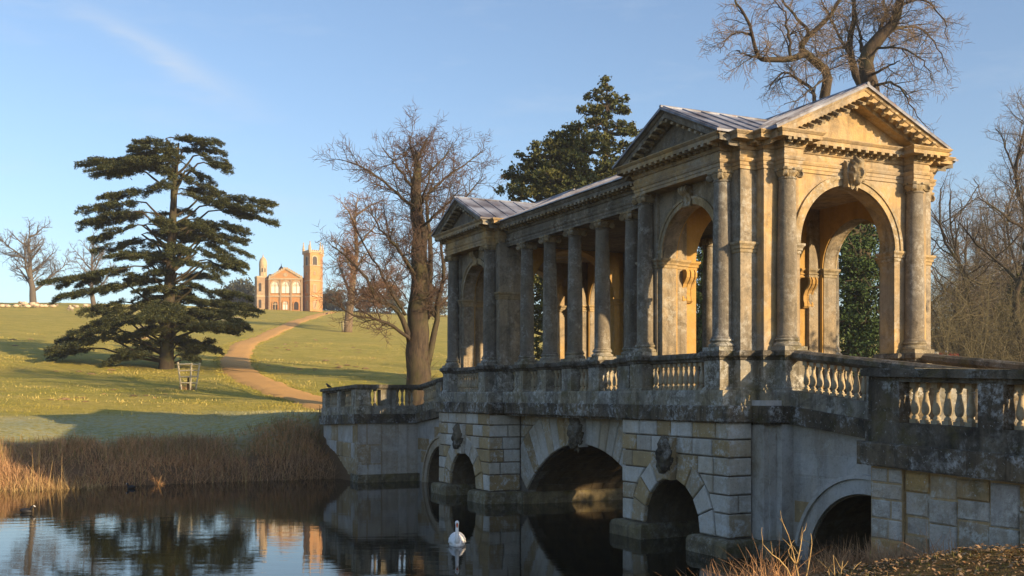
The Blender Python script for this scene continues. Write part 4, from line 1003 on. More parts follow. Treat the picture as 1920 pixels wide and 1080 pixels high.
# -- big bare tree behind the near pavilion
Y = 62.
x0, y0, _ = IM(1600, 700, Y); zg = ground(x0, y0)
tb = Bare(23, dens=(2.3,4.8,6.2), up=.0, droop=.16, wig=.2)
tb.limb([(x0,y0,zg-.3)]+g((1604,600,0),(1620,400,0),(1634,250,0),(1634,178,0),(1626,136,0),(1629,97,0),(1649,71,0),(1671,48,0),(1687,10,0),(1696,-60,0),(1690,-150,0)), .75, .14, n=18, start=.62, bl=3.6)
for pl, r0, r1 in (
    ([(1606,560,0),(1575,400,-1),(1552,260,-1.5),(1547,190,-1.5),(1551,145,-1.5),(1539,126,-1.5),(1510,100,-2),(1500,87,-2),(1519,65,-2),(1545,39,-2),(1574,6,-2),(1590,-60,-2)], .50,.10),
    ([(1510,100,-2),(1484,111,-2.5),(1439,111,-3),(1423,106,-3),(1410,65,-3.5),(1397,29,-4),(1381,6,-4),(1370,-40,-4)], .24,.06),
    ([(1423,108,-3),(1400,103,-3),(1381,94,-3)], .10,.03),
    ([(1600,420,1),(1612,260,2),(1618,168,2),(1600,119,2),(1594,84,2),(1602,39,2),(1603,0,2),(1610,-90,2)], .42,.12),
    ([(1626,136,0),(1615,87,1),(1610,58,1),(1604,20,1.5)], .20,.06),
    ([(1626,145,0),(1662,126,-1.5),(1687,113,-2.5)], .13,.03),
    ([(1632,161,0),(1655,157,-1),(1675,155,-2),(1697,178,-3),(1713,207,-3.5),(1746,245,-4)], .12,.02),
    ([(1536,215,-1.5),(1523,171,-1),(1494,148,-.5),(1468,136,0),(1442,168,0)], .17,.04),
    ([(1519,65,-2),(1490,30,-1),(1468,0,0),(1450,-40,0)], .14,.04),
    ([(1649,71,0),(1660,30,2),(1655,-10,3),(1670,-60,3)], .16,.04),
    ([(1660,60,0),(1700,50,3),(1735,60,4),(1762,95,4.5),(1778,140,5)], .12,.02),
    ([(1640,90,0),(1690,90,-2),(1725,110,-3),(1750,150,-3.5)], .11,.02),
    ([(1594,90,2),(1560,92,3),(1540,110,4)], .12,.03),
    ([(1600,119,2),(1570,60,4),(1548,20,5),(1530,-30,5)], .15,.04),
    ([(1484,111,-2.5),(1478,60,-3),(1470,20,-3),(1440,-10,-3)], .12,.03),
    ([(1410,65,-3.5),(1385,60,-3.5),(1362,75,-3.5),(1350,100,-3.5)], .09,.02),
    ([(1687,10,0),(1730,0,-1),(1765,30,-2),(1780,80,-2)], .12,.02),
    ([(1551,145,-1.5),(1530,160,-2.5),(1500,185,-3),(1470,195,-3)], .09,.02)):
    tb.limb(g(*pl), r0*.78, r1*.7, n=14, start=.35 if r0 > .3 else .12, bl=2.3)
tb.build('bare_tree', 'big twisted leafless tree rising behind the nearest pavilion roof', (x0, y0, zg), tw='twig_pale')
# -- generic bare trees
def generic(seed, H, spread, name, label, loc, stems=1, thick=1., bk='bark', tw='twig', dens=(.8,1.6,3.2), lean=0., r=.35, lowest=.25, up=.06, droop=0.):
    tb = Bare(seed, thick, up, droop, tuple(d*1.45 for d in dens), (.5,.58,.6), .18, .012); rg = tb.rg
    for st in range(stems):
        a0 = rg.uniform(0, 6.28); b = (loc[0]+(.4*math.cos(a0) if st else 0), loc[1]+(.4*math.sin(a0) if st else 0), loc[2]-.3)
        top = (b[0]+lean*H+rg.uniform(-.06,.06)*H, b[1]+rg.uniform(-.05,.05)*H, loc[2]+H*rg.uniform(.9,1.))
        tr = [tuple(b[q]+(top[q]-b[q])*t+(rg.gauss(0,.02*H) if 0 < t < 1 and q < 2 else 0) for q in range(3)) for t in (0,.2,.4,.6,.8,1)]
        tb.limb(tr, r, .05, n=12, start=lowest+.1, bl=spread*.45)
        nl = 9
        for k in range(nl):
            t = lowest+(.92-lowest)*(k+rg.random()*.6)/nl; a = k*2.4+rg.uniform(-.4,.4)
            i = min(int(t*5), 4); f = t*5-i; p = tuple(tr[i][q]*(1-f)+tr[i+1][q]*f for q in range(3))
            l = spread*(1.05-.6*t)*rg.uniform(.75,1.2); el = rg.uniform(.35,.95)
            Q = wander(rg, p, (math.cos(a)*math.cos(el), math.sin(a)*math.cos(el), math.sin(el)), l, 5, .12, .05, droop)
            tb.limb(Q, r*.45*(1-.5*t), .03, n=8, start=.2, bl=l*.45)
    return tb.build(name, label, loc, bk=bk, tw=tw)
def at(px, py_top, Y, fn, **kw):
    X = (px-960)/F_PX*Y; z = ground(X, Y); H = EYE+(HOR-py_top)/F_PX*Y-z
    return X, Y, z, H
X, Y, z, H = at(662, 372, 190, None)
generic(31, H*1.06, 10.5, 'larch_tree', 'rust-tinted bare larch on the field, right of the orange temple', (X-1.0, Y, z), thick=2.0, bk='twig_pale', tw='twig_red', dens=(1.3,2.2,3.0), lean=.12, r=.85, lowest=.18, up=-.02, droop=.08)
X, Y, z, H = at(62, 424, 245, None)
generic(37, H, 12.5, 'bare_tree', 'broad leafless tree on the skyline, farthest left', (X, Y, z), thick=2.6, bk='bark_far', tw='bark_far', r=.9, dens=(.9,1.5,2.6), lowest=.16)
X, Y, z, H = at(178, 444, 262, None)
generic(41, H, 9.5, 'bare_tree', 'leafless tree on the skyline half hidden behind the cedar', (X, Y, z), thick=2.6, bk='bark_far', tw='bark_far', r=.7, dens=(.9,1.5,2.6), lowest=.2)
X, Y, z, H = at(1915, 190, 74, None)
generic(43, H, 8.5, 'bare_tree', 'tallest pale-limbed leafless tree at the right edge', (X, Y, z), thick=1.0, tw='twig_grey', dens=(1.3,2.8,4.6), r=.36, lowest=.35, lean=-.02)
for i, (px, pt, Y, sd, ln, lab) in enumerate((
    (1838, 330, 80, 47, -.12, 'leafless tree leaning left behind the right-hand parapet'),
    (1790, 400, 92, 53, .02, 'slim leafless tree just right of the near pavilion'),
    (1880, 300, 96, 59, .05, 'leafless tree with grey twigs behind the leaning tree'),
    (1760, 440, 84, 61, -.10, 'shortest leafless tree touching the near pavilion on the right'),
    (1815, 420, 104, 67, .06, 'thin leafless tree deep in the wood right of the slim tree'),
    (1862, 380, 112, 71, -.04, 'hazy leafless tree at the back of the wood'),
    (1900, 360, 100, 73, -.03, 'leafless tree in front of the tallest one at the right edge'))):
    X, Y, z, H = at(px, pt, Y, None)
    generic(sd, H, H*.42, 'bare_tree', lab, (X, Y, z), stems=2, thick=1.0, tw='twig_grey', dens=(1.2,2.5,3.8), r=.22, lowest=.12, lean=ln)
# -- the cedar
Y = 90.
xb, yb, zb = hit(312, 692)
Y = yb
ct = thing('cedar_tree', 'large dark cedar with flat tiers of foliage on the grass slope', 'tree', (xb, yb, zb))
rgc = random.Random(77); T = MB()
TR = [(312,700),(313,650),(317,560),(322,450),(328,340),(335,268)]
trunk = [IM(x, y, Y) for x, y in TR]
def trunk_at(py):
    for (xa, ya), (xb_, yb_) in zip(TR, TR[1:]):
        if yb_ <= py <= ya: t = (ya-py)/(ya-yb_); return xa+(xb_-xa)*t
    return TR[-1][0] if py < TR[-1][1] else TR[0][0]
T.tube([(trunk[0][0], Y, zb-.4)]+resample(trunk, 14), [.95,.82,.70,.64,.60,.57,.54,.50,.46,.42,.36,.30,.24,.19,.13,.08], 10)
PADS = [(313,257,407,268),(253,267,317,268),(247,278,340,280),(330,280,417,284),(167,310,317,292),(177,327,267,320),(367,290,433,307),(350,318,403,343),(230,300,330,300),
 (197,370,317,350),(160,397,267,377),(148,420,283,397),(333,353,427,367),(383,367,510,383),(400,393,520,417),(350,410,467,433),(173,450,267,420),(267,420,400,427),(183,473,283,447),
 (383,440,470,480),(367,467,457,500),(385,490,417,515),(90,533,267,497),(103,560,233,533),(233,473,333,487),(333,530,467,557),(300,553,473,577),(177,590,283,567),(113,630,233,600),(83,660,200,633),
 (210,673,300,643),(320,617,427,610),(400,580,467,590),(333,665,375,660),(320,643,400,640),(240,520,330,510),(260,545,360,540),(250,575,330,570),(320,585,400,590),(200,545,290,520),(150,585,240,565),(160,625,250,600),(270,600,350,605),(280,560,340,555),(255,625,330,620),(300,630,360,640),(340,560,440,580),(270,480,370,470),(290,440,380,450),(230,640,310,655)]
FV = []; 
def pad(A, Bp, width, dens):
    """a flat spray of needle tufts from A (inner) to Bp (outer)"""
    A = np.array(A); Bp = np.array(Bp); L = np.linalg.norm(Bp-A); d = (Bp-A)/L; lat = np.array((-d[1], d[0], 0.)); lat /= (np.linalg.norm(lat) or 1)
    # sub-sprays: fingers fanning out of the limb
    nf = max(6, int(L*6.0))
    for k in range(nf):
        t0 = rgc.uniform(.05, .9); sd = rgc.choice((-1,1)); fl = min(width*rgc.uniform(.35,1.0)*(1-.45*abs(t0-.55)), .35+L*(1.02-t0)*1.6)
        ang = rgc.uniform(.35,1.2); fd = d*math.cos(ang)+lat*sd*math.sin(ang); fd = fd/np.linalg.norm(fd)
        st = A+d*L*t0+np.array((0,0,rgc.gauss(0,.13)))
        n = max(6, int(fl*dens))
        tt = np.sqrt(RNG.random(n)); w_ = RNG.normal(0, .17, n)*(1.1-.5*tt)
        c = st[None]+fd[None]*(tt*fl)[:,None]+np.cross(fd, (0,0,1))[None]*w_[:,None]*1.3
        c[:,2] += RNG.normal(.03,.075,n)-.20*(tt**2)*fl*.6
        m = len(c)
        for rep in range(2):
            az = np.arctan2(fd[1], fd[0])+RNG.normal(0,.9,m); el = RNG.normal(.12,.35,m); ln = RNG.uniform(.10,.27,m)
            D = np.stack((np.cos(az)*np.cos(el), np.sin(az)*np.cos(el), np.sin(el)), 1)
            S = np.stack((-np.sin(az), np.cos(az), RNG.normal(0,.5,m)), 1); wd = RNG.uniform(.028,.065,m)
            FV.append(np.stack((c-S*wd[:,None], c+D*ln[:,None]*.6+S*wd[:,None]*1.1, c+D*ln[:,None]), 1).reshape(-1,3))
RNG = np.random.default_rng(3)
PADS = PADS+[(xa+rgc.uniform(-14,14), ya+rgc.uniform(8,20), xb_*.9+.1*xa+rgc.uniform(-10,10), yb_+rgc.uniform(8,22)) for xa, ya, xb_, yb_ in PADS if rgc.random() < .5]
for (xa, ya, xb_, yb_) in PADS:
    if abs(xa-trunk_at(ya)) > abs(xb_-trunk_at(yb_)): xa, ya, xb_, yb_ = xb_, yb_, xa, ya     # inner end first
    half = math.hypot(xb_-xa, yb_-ya)*Y/F_PX; dY0 = rgc.uniform(-.35,.35)*half; dY1 = dY0+rgc.uniform(-.45,.45)*half
    A = IM(xa, ya, Y, dY0); Bq = IM(xb_, yb_, Y, dY1)
    tx = trunk_at(min(700, (ya+yb_)/2+34)); yr = min(680, (ya+yb_)/2+26+.12*abs(xa-tx))
    root = IM(trunk_at(yr), yr, Y)
    mid = tuple(A[i]*.5+Bq[i]*.5-(0,0,.12)[i] for i in range(3))
    T.tube(resample([root, tuple(root[i]*.45+A[i]*.55+(0,0,-.15)[i] for i in range(3)), A, mid, Bq], 9), [.13,.115,.10,.09,.075,.06,.05,.04,.025,.015], 5)
    pad(A, Bq, max(1.3, half*.36), 100)
for k in range(46):                        # limbs that come towards the viewer and go away from them
    py = rgc.uniform(268, 640); tx = trunk_at(py); reach = (1.6+4.6*min(1,(py-255)/330))*rgc.uniform(.6,1.15); a = (rgc.choice((-1,1)) if k < 30 else -1)*math.pi/2+rgc.gauss(0,.55)
    root = IM(tx, py+14, Y); p1 = (root[0]+math.cos(a)*reach*.35, root[1]+math.sin(a)*reach*.35, root[2]+.3); p2 = (root[0]+math.cos(a)*reach, root[1]+math.sin(a)*reach, root[2]+rgc.uniform(-.9,.5))
    T.tube(resample([root, p1, p2], 6), [.10,.085,.07,.055,.04,.03,.015], 5); pad(p1, p2, reach*.40, 100)
T.v = [(x-xb, y-yb, zz-zb) for x, y, zz in T.v]; T.build('trunk', M['bark_cedar'], ct, smooth=60, recalc=False)
V = np.concatenate(FV)-np.array((xb, yb, zb)); obj('crown', tri_mesh('crown', V, 3, M['cedar']), ct)
# -- leafy evergreens
def leafy(lobes, n, size, seed, spread=3.0, shell=.55):
    """leaf faces in clumps spread through ellipsoid lobes: (x, y, z, rx, ry, rz)"""
    rg = np.random.default_rng(seed); out = []
    vol = np.array([l[3]*l[4]*l[5] for l in lobes])**.67; cnt = (n*vol/vol.sum()).astype(int)
    for l, c in zip(lobes, cnt):
        nc = max(3, c//26); d = rg.normal(size=(nc,3)); d /= np.linalg.norm(d, axis=1)[:,None]; rr = shell+(1.06-shell)*rg.random(nc)**.6
        cc = d*rr[:,None]*np.array(l[3:6])+np.array(l[:3]); cs = rg.uniform(.35,1.0,nc)*size*spread
        idx = rg.integers(0, nc, c); p = cc[idx]+rg.normal(size=(c,3))*cs[idx][:,None]*np.array((.55,.55,.4))
        a = rg.normal(size=(c,3)); a /= np.linalg.norm(a, axis=1)[:,None]; b = rg.normal(size=(c,3)); b -= a*(a*b).sum(1)[:,None]; b /= np.linalg.norm(b, axis=1)[:,None]
        s_ = size*rg.uniform(.5,1.2,c)[:,None]
        out.append(np.stack((p-a*s_*.5, p+b*s_*.32, p+a*s_*.6, p-b*s_*.32), 1).reshape(-1,3))
    return np.concatenate(out)
def ragged(lobes, k, f, seed):
    rg = random.Random(seed); out = [(x,y,z,a*.82,b*.82,c*.82) for x,y,z,a,b,c in lobes]
    for x,y,z,a,b,c in lobes:
        for q in range(k):
            d = Vector((rg.gauss(0,1), rg.gauss(0,1), rg.gauss(.1,.9))).normalized(); s_ = f*rg.uniform(.5,1.2); e = rg.uniform(.8,1.12)
            out.append((x+d.x*a*e, y+d.y*b*e, z+d.z*c*e, a*s_, b*s_, c*s_*.55))
    return out
def evergreen(name, label, loc, lobes, n, size, seed, mat, trunk_pts=None, r=.35, group=None, cat='tree', branches=0, spread=3.0):
    t = thing(name, label, cat, loc, 0, group); L0 = np.array(loc); mb = MB(); rg = random.Random(seed)
    tp = trunk_pts or [loc, (loc[0], loc[1], max(l[2] for l in lobes))]
    tp = [(tp[0][0], tp[0][1], tp[0][2]-.3)]+list(tp[1:]); rs = resample(tp, 8)
    mb.tube(rs, [r*(1-.85*i/8) for i in range(9)], 7)
    for l in lobes:
        k = min(rs, key=lambda p: math.dist(p, (l[0], l[1], l[2]-l[5])))
        mb.tube(resample([k, ((k[0]+l[0])/2, (k[1]+l[1])/2, (k[2]+l[2])/2-.2), l[:3]], 5), [r*.35*(1-.15*i) for i in range(6)], 5)
        for q in range(branches):
            mb.tube(wander(rg, l[:3], (rg.gauss(0,1), rg.gauss(0,1), rg.gauss(.2,.6)), max(l[3:6])*1.1, 4, .2), [.05,.04,.03,.02,.01], 4)
    mb.v = [(x-loc[0], y-loc[1], z-loc[2]) for x, y, z in mb.v]; mb.build('trunk', M['bark'], t, smooth=180, recalc=False)
    obj('crown', tri_mesh('crown', leafy(lobes, n, size, seed, spread)-L0, 4, mat), t)
    return t
Y = 78.
def lobes_im(L, Y): return [IM(x, y, Y, d)+(rx*Y/F_PX, ry*Y/F_PX*1.0, rz*Y/F_PX) for x, y, d, rx, ry, rz in L]
x0 = IM(1085, 600, Y)[0]; z = ground(x0, Y)
evergreen('evergreen_tree', 'broad dark evergreen mass above the colonnade roof', (x0, Y, z), ragged(lobes_im([(1075,262,0,40,46,30),(1030,290,-1,46,50,36),(1100,300,-1,60,60,50),(985,325,0,34,40,30),(1060,350,-2,75,70,55),(1000,385,-1,60,60,50),(1120,370,0,60,60,55),(1050,440,0,95,80,70),(1100,520,0,110,80,90),(1000,520,0,70,60,80),(1080,620,0,120,90,70)], Y), 12, .34, 4), 90000, .24, 8, M['yew'], r=.5, spread=1.5)
Y = 82.; x0 = IM(1140, 600, Y)[0]; z = ground(x0, Y)
evergreen('pine_tree', 'pointed open-crowned evergreen standing out above the dark mass', (x0, Y, z), lobes_im([(1138,158,0,16,16,12),(1120,180,0,26,22,9),(1158,184,0,24,22,9),(1105,205,0,26,22,10),(1145,208,0,30,26,11),(1172,205,0,14,14,7),(1128,230,0,32,28,11),(1160,235,0,26,24,8),(1175,250,0,20,20,8),(1120,262,0,36,30,13),(1170,275,0,26,24,9),(1190,245,0,10,10,6),(1180,300,0,24,24,10),(1150,310,0,36,30,16),(1170,335,0,30,28,12),(1130,345,0,46,40,24)], Y), 17000, .22, 9, M['yew'], r=.4, spread=1.2, trunk_pts=[(x0,Y,z), IM(1140,400,Y), IM(1136,280,Y), IM(1138,160,Y)], branches=2)
# ivy-clad evergreens on the bank behind the bridge, seen through its arches
for i, (px, Y, Lb, nm, lab, sd) in enumerate((
    (1612, 60., [(1600,480,0,60,60,70),(1640,540,0,60,60,80),(1590,600,-1,70,60,70),(1640,650,-1,70,60,60),(1560,560,0,50,50,80),(1625,430,1,45,45,40)], 'evergreen_shrub', 'leafy green bush seen through the near end arch', 12),
    (1318, 66., [(1310,520,0,60,50,60),(1330,600,0,70,60,70),(1290,640,0,60,50,50),(1340,470,1,50,50,50),(1260,600,0,60,50,70)], 'evergreen_shrub', 'green bush seen through the near side arch', 13),
    (1905, 86., [(1905,600,0,34,40,50),(1925,560,0,44,40,50),(1900,650,0,36,40,40),(1930,640,0,50,40,50)], 'evergreen_shrub', 'dark evergreen bush at the right edge under the bare trees', 14),
    (1800, 98., [(1790,640,0,30,30,26),(1815,625,0,26,30,30),(1770,660,0,26,30,20),(1840,655,0,30,30,22)], 'evergreen_shrub', 'low ivy-dark bush between the wood and the near pavilion', 15))):
    x0 = IM(px, 600, Y)[0]; z = ground(x0, Y)
    evergreen(nm, lab, (x0, Y, z), ragged(lobes_im(Lb, Y), 8, .4, sd), 26000, .17, sd, M['holly'] if i < 2 else M['yew'], cat='bush', branches=4)
bu, bv = -9.5, 14.5; bx_, by_ = WXY(bu, bv); bz_ = ground(bx_, by_)  # out-of-view bush, added to keep low sun out of the big arch
evergreen('evergreen_shrub', 'unseen evergreen bush added upstream of the bridge to shade its big arch', (bx_, by_, bz_), ragged([WXY(bu+a, bv+b)+(bz_+c, 2.2, 2.2, 1.5) for a, b, c in ((0,0,1.6),(1.5,2.2,1.6),(-1.2,-2.2,1.5),(2.6,4.4,1.6),(-2.4,-4.2,1.5),(.6,1,3.4),(-.8,-1.4,3.2),(1.8,3.4,3.2),(-1.8,-3.4,3.2),(.3,.5,5.0),(1.4,2.6,4.8),(-1.2,-2.4,4.8),(0,0,6.2),(1,1.8,6.0))], 6, .4, 19), 9000, .25, 19, M['yew'], cat='bush')
# woodland floor thicket to the right and far woods along the skyline
def thicket(seed, n, box, hmin, hmax, mat, name, label, kind='stuff'):
    rg = random.Random(seed); mb = MB()
    for k in range(n):
        px = rg.uniform(*box[:2]); Y = rg.uniform(*box[2:]); X = (px-960)/F_PX*Y; z = ground(X, Y); h = rg.uniform(hmin, hmax)
        Q = wander(rg, (X, Y, z), (rg.gauss(0,.3), rg.gauss(0,.3), 1), h, 5, .16, .03); mb.tube(Q, [.03,.026,.022,.018,.013,.006], 3)
        for j in range(7):
            q = Q[rg.randint(1,5)]; Q2 = wander(rg, q, (rg.gauss(0,1), rg.gauss(0,1), rg.uniform(.1,1)), h*rg.uniform(.15,.4), 3, .25); mb.tube(Q2, [.014,.012,.009,.005], 3)
    o = mb.build(name, M[mat], recalc=False); tag(o, label, 'scrub'); o['kind'] = kind; return o
thicket(5, 2200, (1735, 2100, 66, 112), 2.5, 11.0, 'twig_scrub', 'thicket', 'tangle of brown bare saplings and brush in the wood on the right')
far = []
rgf = np.random.default_rng(21)
FT = leafy([(0,0,5,4,4,3.5),(2.2,0,7,3,3,3),(-2,1,6.5,3.2,3,3),(0,0,9,2.6,2.6,2.4)], 1600, 1.1, 5)
ME_far = tri_mesh('crown', FT, 4, M['scrub'])
mbt = MB(); mbt.tube([(0,0,-.5),(0,0,3),(.3,0,7)], [.5,.4,.15], 6); ME_fart = mbt.mesh('trunk', M['bark_far'])
fl = [(435,345,.8,'behind the cedar, farthest left of the dark skyline trees'),(452,350,1.0,'taller of the dark trees just left of the orange temple'),(466,352,.85,'touching the left wall of the orange temple'),
      (608,352,.6,'touching the right wall of the orange temple'),(622,350,.7,'second right of the orange temple'),(636,345,.65,'third right of the orange temple'),(690,340,.8,'right of the larch'),(730,330,.9,'behind the tall bare tree, left of its stem'),(812,330,.9,'between the tall bare tree and the bridge')]
for i, (px, Y, s_, lab) in enumerate(fl):
    X = (px-960)/F_PX*Y; z = ground(X, Y); t = thing('far_tree', 'small dark rounded skyline tree '+lab, 'tree', (X, Y, z-1.0), i*1.3, 'dark trees along the skyline')
    t.scale = (s_,)*3; obj('trunk', ME_fart, t); obj('crown', ME_far, t)
# ---------------------------------------------------------------- the orange temple on the hill
def ironstone(name, a, b):
    n = NT(name); c = n.mix(n.ramp(n.noise(.6, 6, .65), .38, .64), a, b); c = n.mix(n.math('MULTIPLY', n.ramp(n.noise(3, 6, .7), .48, .68), .5), c, (.20,.13,.07))
    return n.done(c, .9, n.bump(n.noise(6, 6, .7), .5, .05), .2)
M['iron'] = ironstone('ironstone', (.50,.235,.085), (.44,.27,.14))
M['iron_pale'] = ironstone('pale_dressing', (.50,.40,.27), (.44,.34,.22))
M['iron_worn'] = ironstone('worn_ironstone', (.33,.22,.14), (.36,.28,.19))
M['slate'] = ironstone('slate', (.11,.11,.13), (.14,.13,.14))
n_ = NT('white_blind'); M['blind'] = n_.done((.74,.70,.64), .5, None, .4)
n_ = NT('recess_shade'); M['recess'] = n_.done((.05,.04,.035), .6, None, .3)  # flat near-black fill, paints the shade inside the temple's openings
Yt = 322.; Xt = (538-960)/F_PX*Yt; zt_ = ground(Xt, Yt)
kx = Yt/F_PX                                          # metres per photograph pixel up there
temple = thing('hilltop_temple', 'orange stone temple with a tall pinnacled tower on the hilltop', 'building', (Xt, Yt, zt_-.4), 0)
def gx(px): return (px-538)*kx
def gz(py): return (582-py)*kx+.4
def poly_prism(mb, P, z0, z1, top=1.):
    n = len(P); cx = sum(p[0] for p in P)/n; cy = sum(p[1] for p in P)/n
    mb.add([(x,y,z0) for x,y in P]+[(cx+(x-cx)*top,cy+(y-cy)*top,z1) for x,y in P], [tuple(range(n-1,-1,-1)),tuple(range(n,2*n))]+[(i,(i+1)%n,n+(i+1)%n,n+i) for i in range(n)])
def scaleP(P, k):
    n = len(P); cx = sum(p[0] for p in P)/n; cy = sum(p[1] for p in P)/n; return [(cx+(x-cx)*k, cy+(y-cy)*k) for x, y in P]
def ngon(cx, cy, r, n, a0=0.): return [(cx+r*math.cos(a0+2*math.pi*i/n), cy+r*math.sin(a0+2*math.pi*i/n)) for i in range(n)]
# centre block with gable
mb = MB(); xa, xb_ = gx(506), gx(568)
mb.prism([(xa,0),(xb_,0),(xb_,gz(523)),((xa+xb_)/2,gz(505)),(xa,gz(523))], -1.2, 9, 'x'); mb.build('gabled_wall', M['iron'], temple)
mb = MB(); mb.box(gx(492), gx(508), 0.2, 9, 0, gz(520)); mb.build('side_wall', M['iron'], temple)
# pale dressings
for z in (gz(556), gz(524)):
    mb = MB(); mb.box(xa-.1, xb_+.1, -1.45, -1.0, z-.22, z+.22); mb.box(gx(492), xa, -.05, .4, z-.2, z+.2); mb.build('string_course', M['iron_pale'], temple)
mb = MB(); xc = (xa+xb_)/2
for q, xe in ((0,xa),(1,xb_)):
    for k in range(7):
        t0, t1 = k/7, (k+.62)/7; 
        f = lambda t: (xe+(xc-xe)*t, gz(523)+(gz(505)-gz(523))*t)
        p, r_ = f(t0), f(t1); mb.prism([(p[0],p[1]),(r_[0],r_[1]),(r_[0],r_[1]+.75),(p[0],p[1]+.75)], -1.35, -.6, 'x')
    p, r_ = (xe, gz(523)), (xc, gz(505)); mb.prism([(p[0],p[1]-.1),(r_[0],r_[1]-.1),(r_[0],r_[1]+.35),(p[0],p[1]+.35)], -1.45, -.9, 'x')
mb.build('gable_coping', M['iron_pale'], temple)
mb = MB(); mb.lathe([(0,-.05),(.62,-.05),(.62,.05),(.45,.05),(.45,.0),(0,.0)], 14); me = mb.mesh('roundel', M['iron_pale']); obj('roundel', me, temple, (xc, -1.25, gz(516)), (R(90),0,0))
mb = MB(); mb.prism([(gx(499),gz(521)),(gx(569),gz(521)),(gx(534),gz(507))], -.2, 12, 'x'); mb.prism([(1.,gz(521)),(10.,gz(521)),(5.5,gz(510))], gx(497), gx(516), 'y'); mb.build('roof', M['slate'], temple)
def arched(name, cx, y, z0, w, h, mat, frame, parent, mull=True, pointed=True):
    P = [(cx-w/2,z0),(cx+w/2,z0)]; zs = z0+h-w*.55
    for k in range(11):
        t = math.pi*k/10; P.append((cx+w/2*math.cos(t), zs+w*.55*math.sin(t)))
    mb = MB(); Q = [(cx+(x-cx)*1.28, z0-.2+(z-z0+.2)*1.12) for x, z in P]; n = len(P)
    mb.add([(x,y-.22,z) for x,z in P]+[(x,y-.22,z) for x,z in Q]+[(x,y+.3,z) for x,z in P]+[(x,y+.1,z) for x,z in Q],
           [(i,(i+1)%n,n+(i+1)%n,n+i) for i in range(n)]+[(i,(i+1)%n,2*n+(i+1)%n,2*n+i) for i in range(n)]+[(n+i,n+(i+1)%n,3*n+(i+1)%n,3*n+i) for i in range(n)])
    f = mb.build(name, frame, parent)
    mb = MB(); mb.prism(P, y-.03, y+.05, 'x'); mb.build('pane', mat, f)
    if mull:
        mb = MB(); mb.box(cx-.09,cx+.09,y-.12,y,z0,z0+h*.97); mb.box(cx-w*.5,cx+w*.5,y-.11,y-.01,zs-.08,zs+.08)
        for q in (-1,1): mb.tube([(cx,y-.06,zs),(cx+q*w*.25,y-.06,zs+w*.30),(cx+q*w*.42,y-.06,zs)], .07, 4)
        mb.build('mullion', M['iron_pale'], f)
for px in (517.8, 537.8, 557.6):
    arched('window', gx(px), -1.22, gz(550.5), 14.5*kx, 21.5*kx, M['blind'], M['iron_pale'], temple)
arched('doorway', gx(517.8), -1.22, gz(581.5), 9*kx, 15*kx, M['recess'], M['iron'], temple)
arched('doorway', gx(537), -1.22, gz(581.5), 10*kx, 16*kx, M['blind'], M['iron'], temple)
arched('doorway', gx(557), -1.22, gz(581.5), 9*kx, 15*kx, M['recess'], M['iron'], temple, mull=False)
for px in (507, 527.6, 547.6, 567.5):
    mb = MB(); x = gx(px); mb.box(x-.22, x+.22, -1.5, -1.1, 0, gz(526)); mb.build('buttress', M['iron_worn'], temple)
# tall tower with two faces towards the viewer
TC = (gx(584.5), 1.6); TP = [(gx(567.8), 1.0), (gx(584.3), -2.6), (gx(601.3), -.6), (gx(599), 5.5), (gx(572), 6)]
mb = MB(); poly_prism(mb, TP, 0, gz(473)); tw = mb.build('tower', M['iron'], temple)
for py, hgt in ((556,2),(527,2),(499,1.4),(473.5,2.4)):
    mb = MB(); poly_prism(mb, scaleP(TP, 1.06), gz(py)-hgt*kx/2, gz(py)+hgt*kx/2); mb.build('tower_band', M['iron_pale'], tw)
for i in range(5):
    a, b = TP[i], TP[(i+1)%5]; n = 5
    for k in range(n):
        t0, t1 = (k+.12)/n, (k+.72)/n; mb = MB(); P = [(a[0]+(b[0]-a[0])*t, a[1]+(b[1]-a[1])*t) for t in (t0,t1)]
        nx, ny = (b[1]-a[1]), -(b[0]-a[0]); l = math.hypot(nx,ny); nx/=l; ny/=l
        mb.add([(p[0]+nx*e,p[1]+ny*e,z) for z in (gz(472.5),gz(470)) for e in (.2,-.25) for p in P], [(0,1,3,2),(4,5,7,6),(0,1,5,4),(2,3,7,6),(0,2,6,4),(1,3,7,5)]); mb.build('merlon', M['iron_pale'], tw)
    mb = MB(); mb.lathe([(.42,-.6),(.36,.9),(.46,1.0),(.30,1.3),(.12,2.7),(.22,2.8),(.10,3.0),(0,3.1)], 6, (a[0],a[1],gz(473))); mb.build('pinnacle', M['iron_pale'], tw)
def tower_open(i, t, z0, w, h, mat):
    a, b = TP[i], TP[i+1]; d = Vector((b[0]-a[0], b[1]-a[1], 0)); L = d.length; d.normalize(); nr = Vector((d.y,-d.x,0))
    c = Vector((a[0],a[1],0))+d*L*t+nr*.03; P = [(-w/2,0),(w/2,0)]; zs = h-w*.5
    for k in range(9): P.append((w/2*math.cos(math.pi*k/8), zs+w/2*math.sin(math.pi*k/8)))
    n = len(P); Q = [(x*1.35, -.15+(z+.15)*1.12) for x, z in P]; mb = MB(); pt = lambda x, z, e: tuple(c+d*x+nr*e+Vector((0,0,z0+z)))
    mb.add([pt(x,z,.12) for x,z in P]+[pt(x,z,.12) for x,z in Q]+[pt(x,z,-.2) for x,z in Q], [(k,(k+1)%n,n+(k+1)%n,n+k) for k in range(n)]+[(n+k,n+(k+1)%n,2*n+(k+1)%n,2*n+k) for k in range(n)]); f = mb.build('tower_window', M['iron_pale'], tw)
    mb = MB(); mb.add([pt(x,z,.01) for x,z in P], [tuple(range(n))]); mb.build('pane', mat, f)
